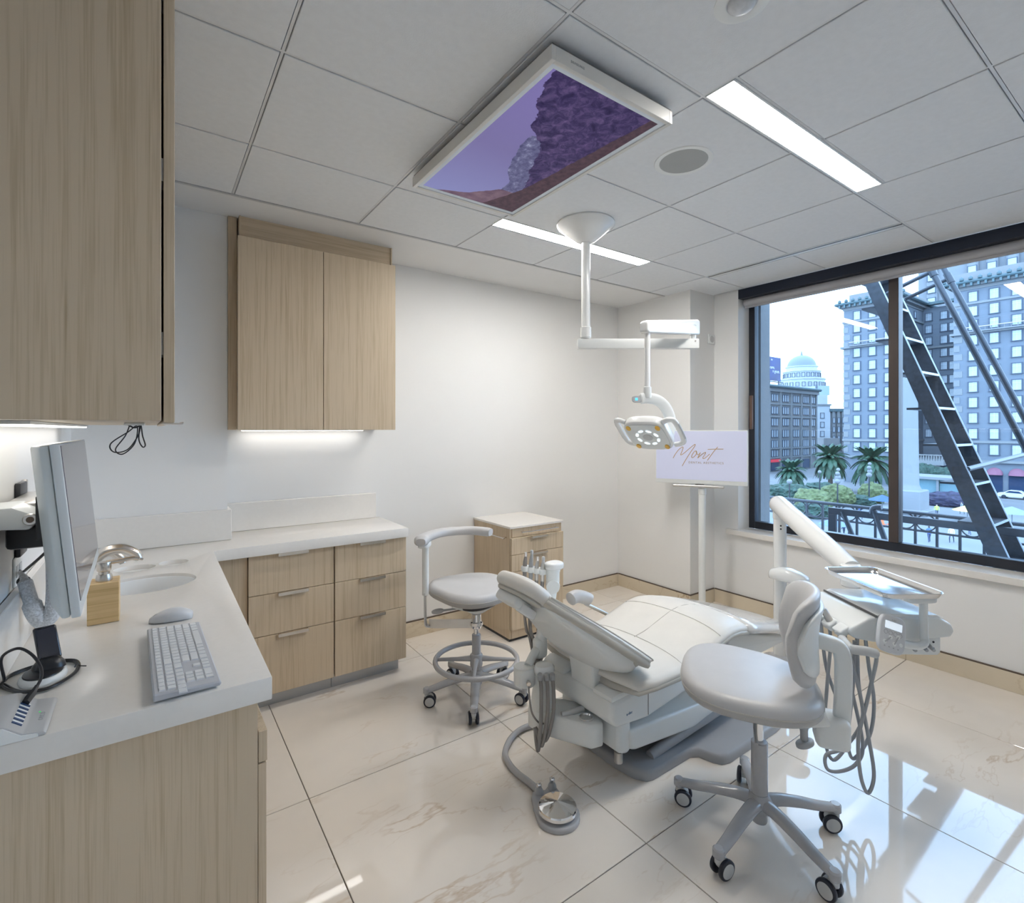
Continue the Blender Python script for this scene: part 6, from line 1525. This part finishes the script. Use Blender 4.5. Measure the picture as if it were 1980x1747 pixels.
# ---- parked car
t = thing('parked_car', 'white car parked on the street before the hotel awnings', 'car', (122.0, 21.6, GZ))
cp = [(-2.2, .35), (-2.25, .75), (-1.9, .95), (-1.2, 1.02), (-.6, 1.45), (.7, 1.48), (1.4, 1.05), (2.1, .95), (2.25, .65), (2.2, .35)]
v = []; f = []
for x, wd in ((-.85, .92), (-.75, 1), (.75, 1), (.85, .92)): v += [(122.0 + x, 21.6 + a * wd, GZ + .02 + .35 + (b - .35) * wd) for a, b in cp]
n_ = len(cp)
for i in range(3):
    for j in range(n_): f.append((i * n_ + j, i * n_ + (j + 1) % n_, (i + 1) * n_ + (j + 1) % n_, (i + 1) * n_ + j))
f += [tuple(range(n_)), tuple(range(3 * n_, 4 * n_))]
mk('car_body', v, f, mat('car_white', (0.640, 0.640, 0.656), .25, coat=.5), t, 30)
prism('side_glass', [(20.55, GZ + 1.05), (21.05, GZ + 1.40), (22.25, GZ + 1.42), (22.85, GZ + 1.08)], 122.0 - .87, 122.0 - .84, M_SHOP, t, axis='x')
for y in (20.25, 22.95):
    for x in (121.2, 122.75): lathe('wheel', [(.0, -.1), (.2, -.11), (.33, -.08), (.33, .08), (.2, .11), (.0, .1)], M_RUBBER, t, (x, y, GZ + .35), (1, 0, 0), 16)
# ---- people on the square
def person(label, x, y, top, legs, rz=0.0, stride=.18, seated=False):
    V = [(0, 0, .95), (0, 0, 1.20), (0, 0, 1.42), (0, 0, 1.52), (0, .02, 1.62), (0, .02, 1.72),
         (.10, 0, .90), (.11, stride, .50), (.11, stride * .6, .07), (.11, stride * .6 + .12, .04), (-.10, 0, .90), (-.11, -stride, .50), (-.11, -stride * 1.6, .07), (-.11, -stride * 1.6 + .12, .04),
         (.20, 0, 1.38), (.26, -.06, 1.12), (.25, .08, .90), (-.20, 0, 1.38), (-.26, .06, 1.12), (-.25, .18, .92)]
    E_ = [(0, 1), (1, 2), (2, 3), (3, 4), (4, 5), (0, 6), (6, 7), (7, 8), (8, 9), (0, 10), (10, 11), (11, 12), (12, 13), (2, 14), (14, 15), (15, 16), (2, 17), (17, 18), (18, 19)]
    Rr = [.15, .15, .15, .06, .10, .09, .10, .07, .05, .04, .10, .07, .05, .04, .075, .05, .035, .075, .05, .035]
    me = bpy.data.meshes.new('tmp'); me.from_pydata(V, E_, [])
    o = bpy.data.objects.new('tmp', me); COL.objects.link(o)
    md = o.modifiers.new('s', 'SKIN'); sb = o.modifiers.new('u', 'SUBSURF'); sb.levels = 1
    for i, sv in enumerate(me.skin_vertices[0].data): sv.radius = (Rr[i], Rr[i] * .8); sv.use_root = (i == 0)
    dg = bpy.context.evaluated_depsgraph_get(); m2 = bpy.data.meshes.new_from_object(o.evaluated_get(dg)); bpy.data.objects.remove(o); bpy.data.meshes.remove(me)
    m2.name = 'person'; m2.materials.clear()
    for m_ in (mat('cloth_%02d%02d%02d' % tuple(int(c * 99) for c in top), top, .8), mat('cloth_%02d%02d%02d' % tuple(int(c * 99) for c in legs), legs, .8), mat('skin', (.50, .34, .26), .6), mat('hair_dark', (.04, .03, .03), .7)): m2.materials.append(m_)
    for p in m2.polygons:
        z = p.center.z; p.material_index = 1 if z < .93 else (0 if z < 1.50 else (2 if (p.center.y > .0 and z < 1.68) else 3))
    m2.shade_smooth()
    o = bpy.data.objects.new('person', m2); COL.objects.link(o); o.location = (x, y, GZ + .0); o.rotation_euler = (0, 0, rz); OFF[o] = Vector((x, y, GZ))
    tag(o, label, 'person', 'people on the square')
person('person in dark blue clothes standing beside the palm stems', 99.2, 38.1, (.05, .07, .16), (.05, .06, .10), .4)
person('person in blue jacket walking under the railing rings by the mullion', 77.4, 28.8, (.07, .12, .32), (.06, .07, .12), 1.2)
person('person in lime yellow safety vest near the monument base', 88.3, 23.5, (.55, .70, .15), (.08, .10, .16), 2.0)
person('person in grey walking left of the stair stringer', 94.0, 22.2, (.28, .30, .30), (.12, .13, .15), .8)
person('person in blue coat below the ring nearest the monument', 67.8, 18.7, (.06, .14, .42), (.05, .06, .12), -1.0)
person('person in white top and dark trousers walking near stair foot', 69.3, 17.2, (.75, .76, .78), (.04, .05, .09), 1.6, .25)
person('dark-clothed person low behind guard frame, left of a pair', 63.0, 25.0, (.04, .06, .12), (.04, .05, .08), .0, .05)
person('dark-clothed person low behind guard frame, right of a pair', 62.8, 24.4, (.06, .07, .13), (.04, .05, .08), .5, .05)
person('person in navy walking past the left yellow-green bush', 79.3, 38.6, (.05, .08, .22), (.05, .06, .10), 1.1)
person('person in white shirt walking by the lower right pane', 76.5, 17.4, (.70, .72, .76), (.10, .12, .18), -.7, .24)
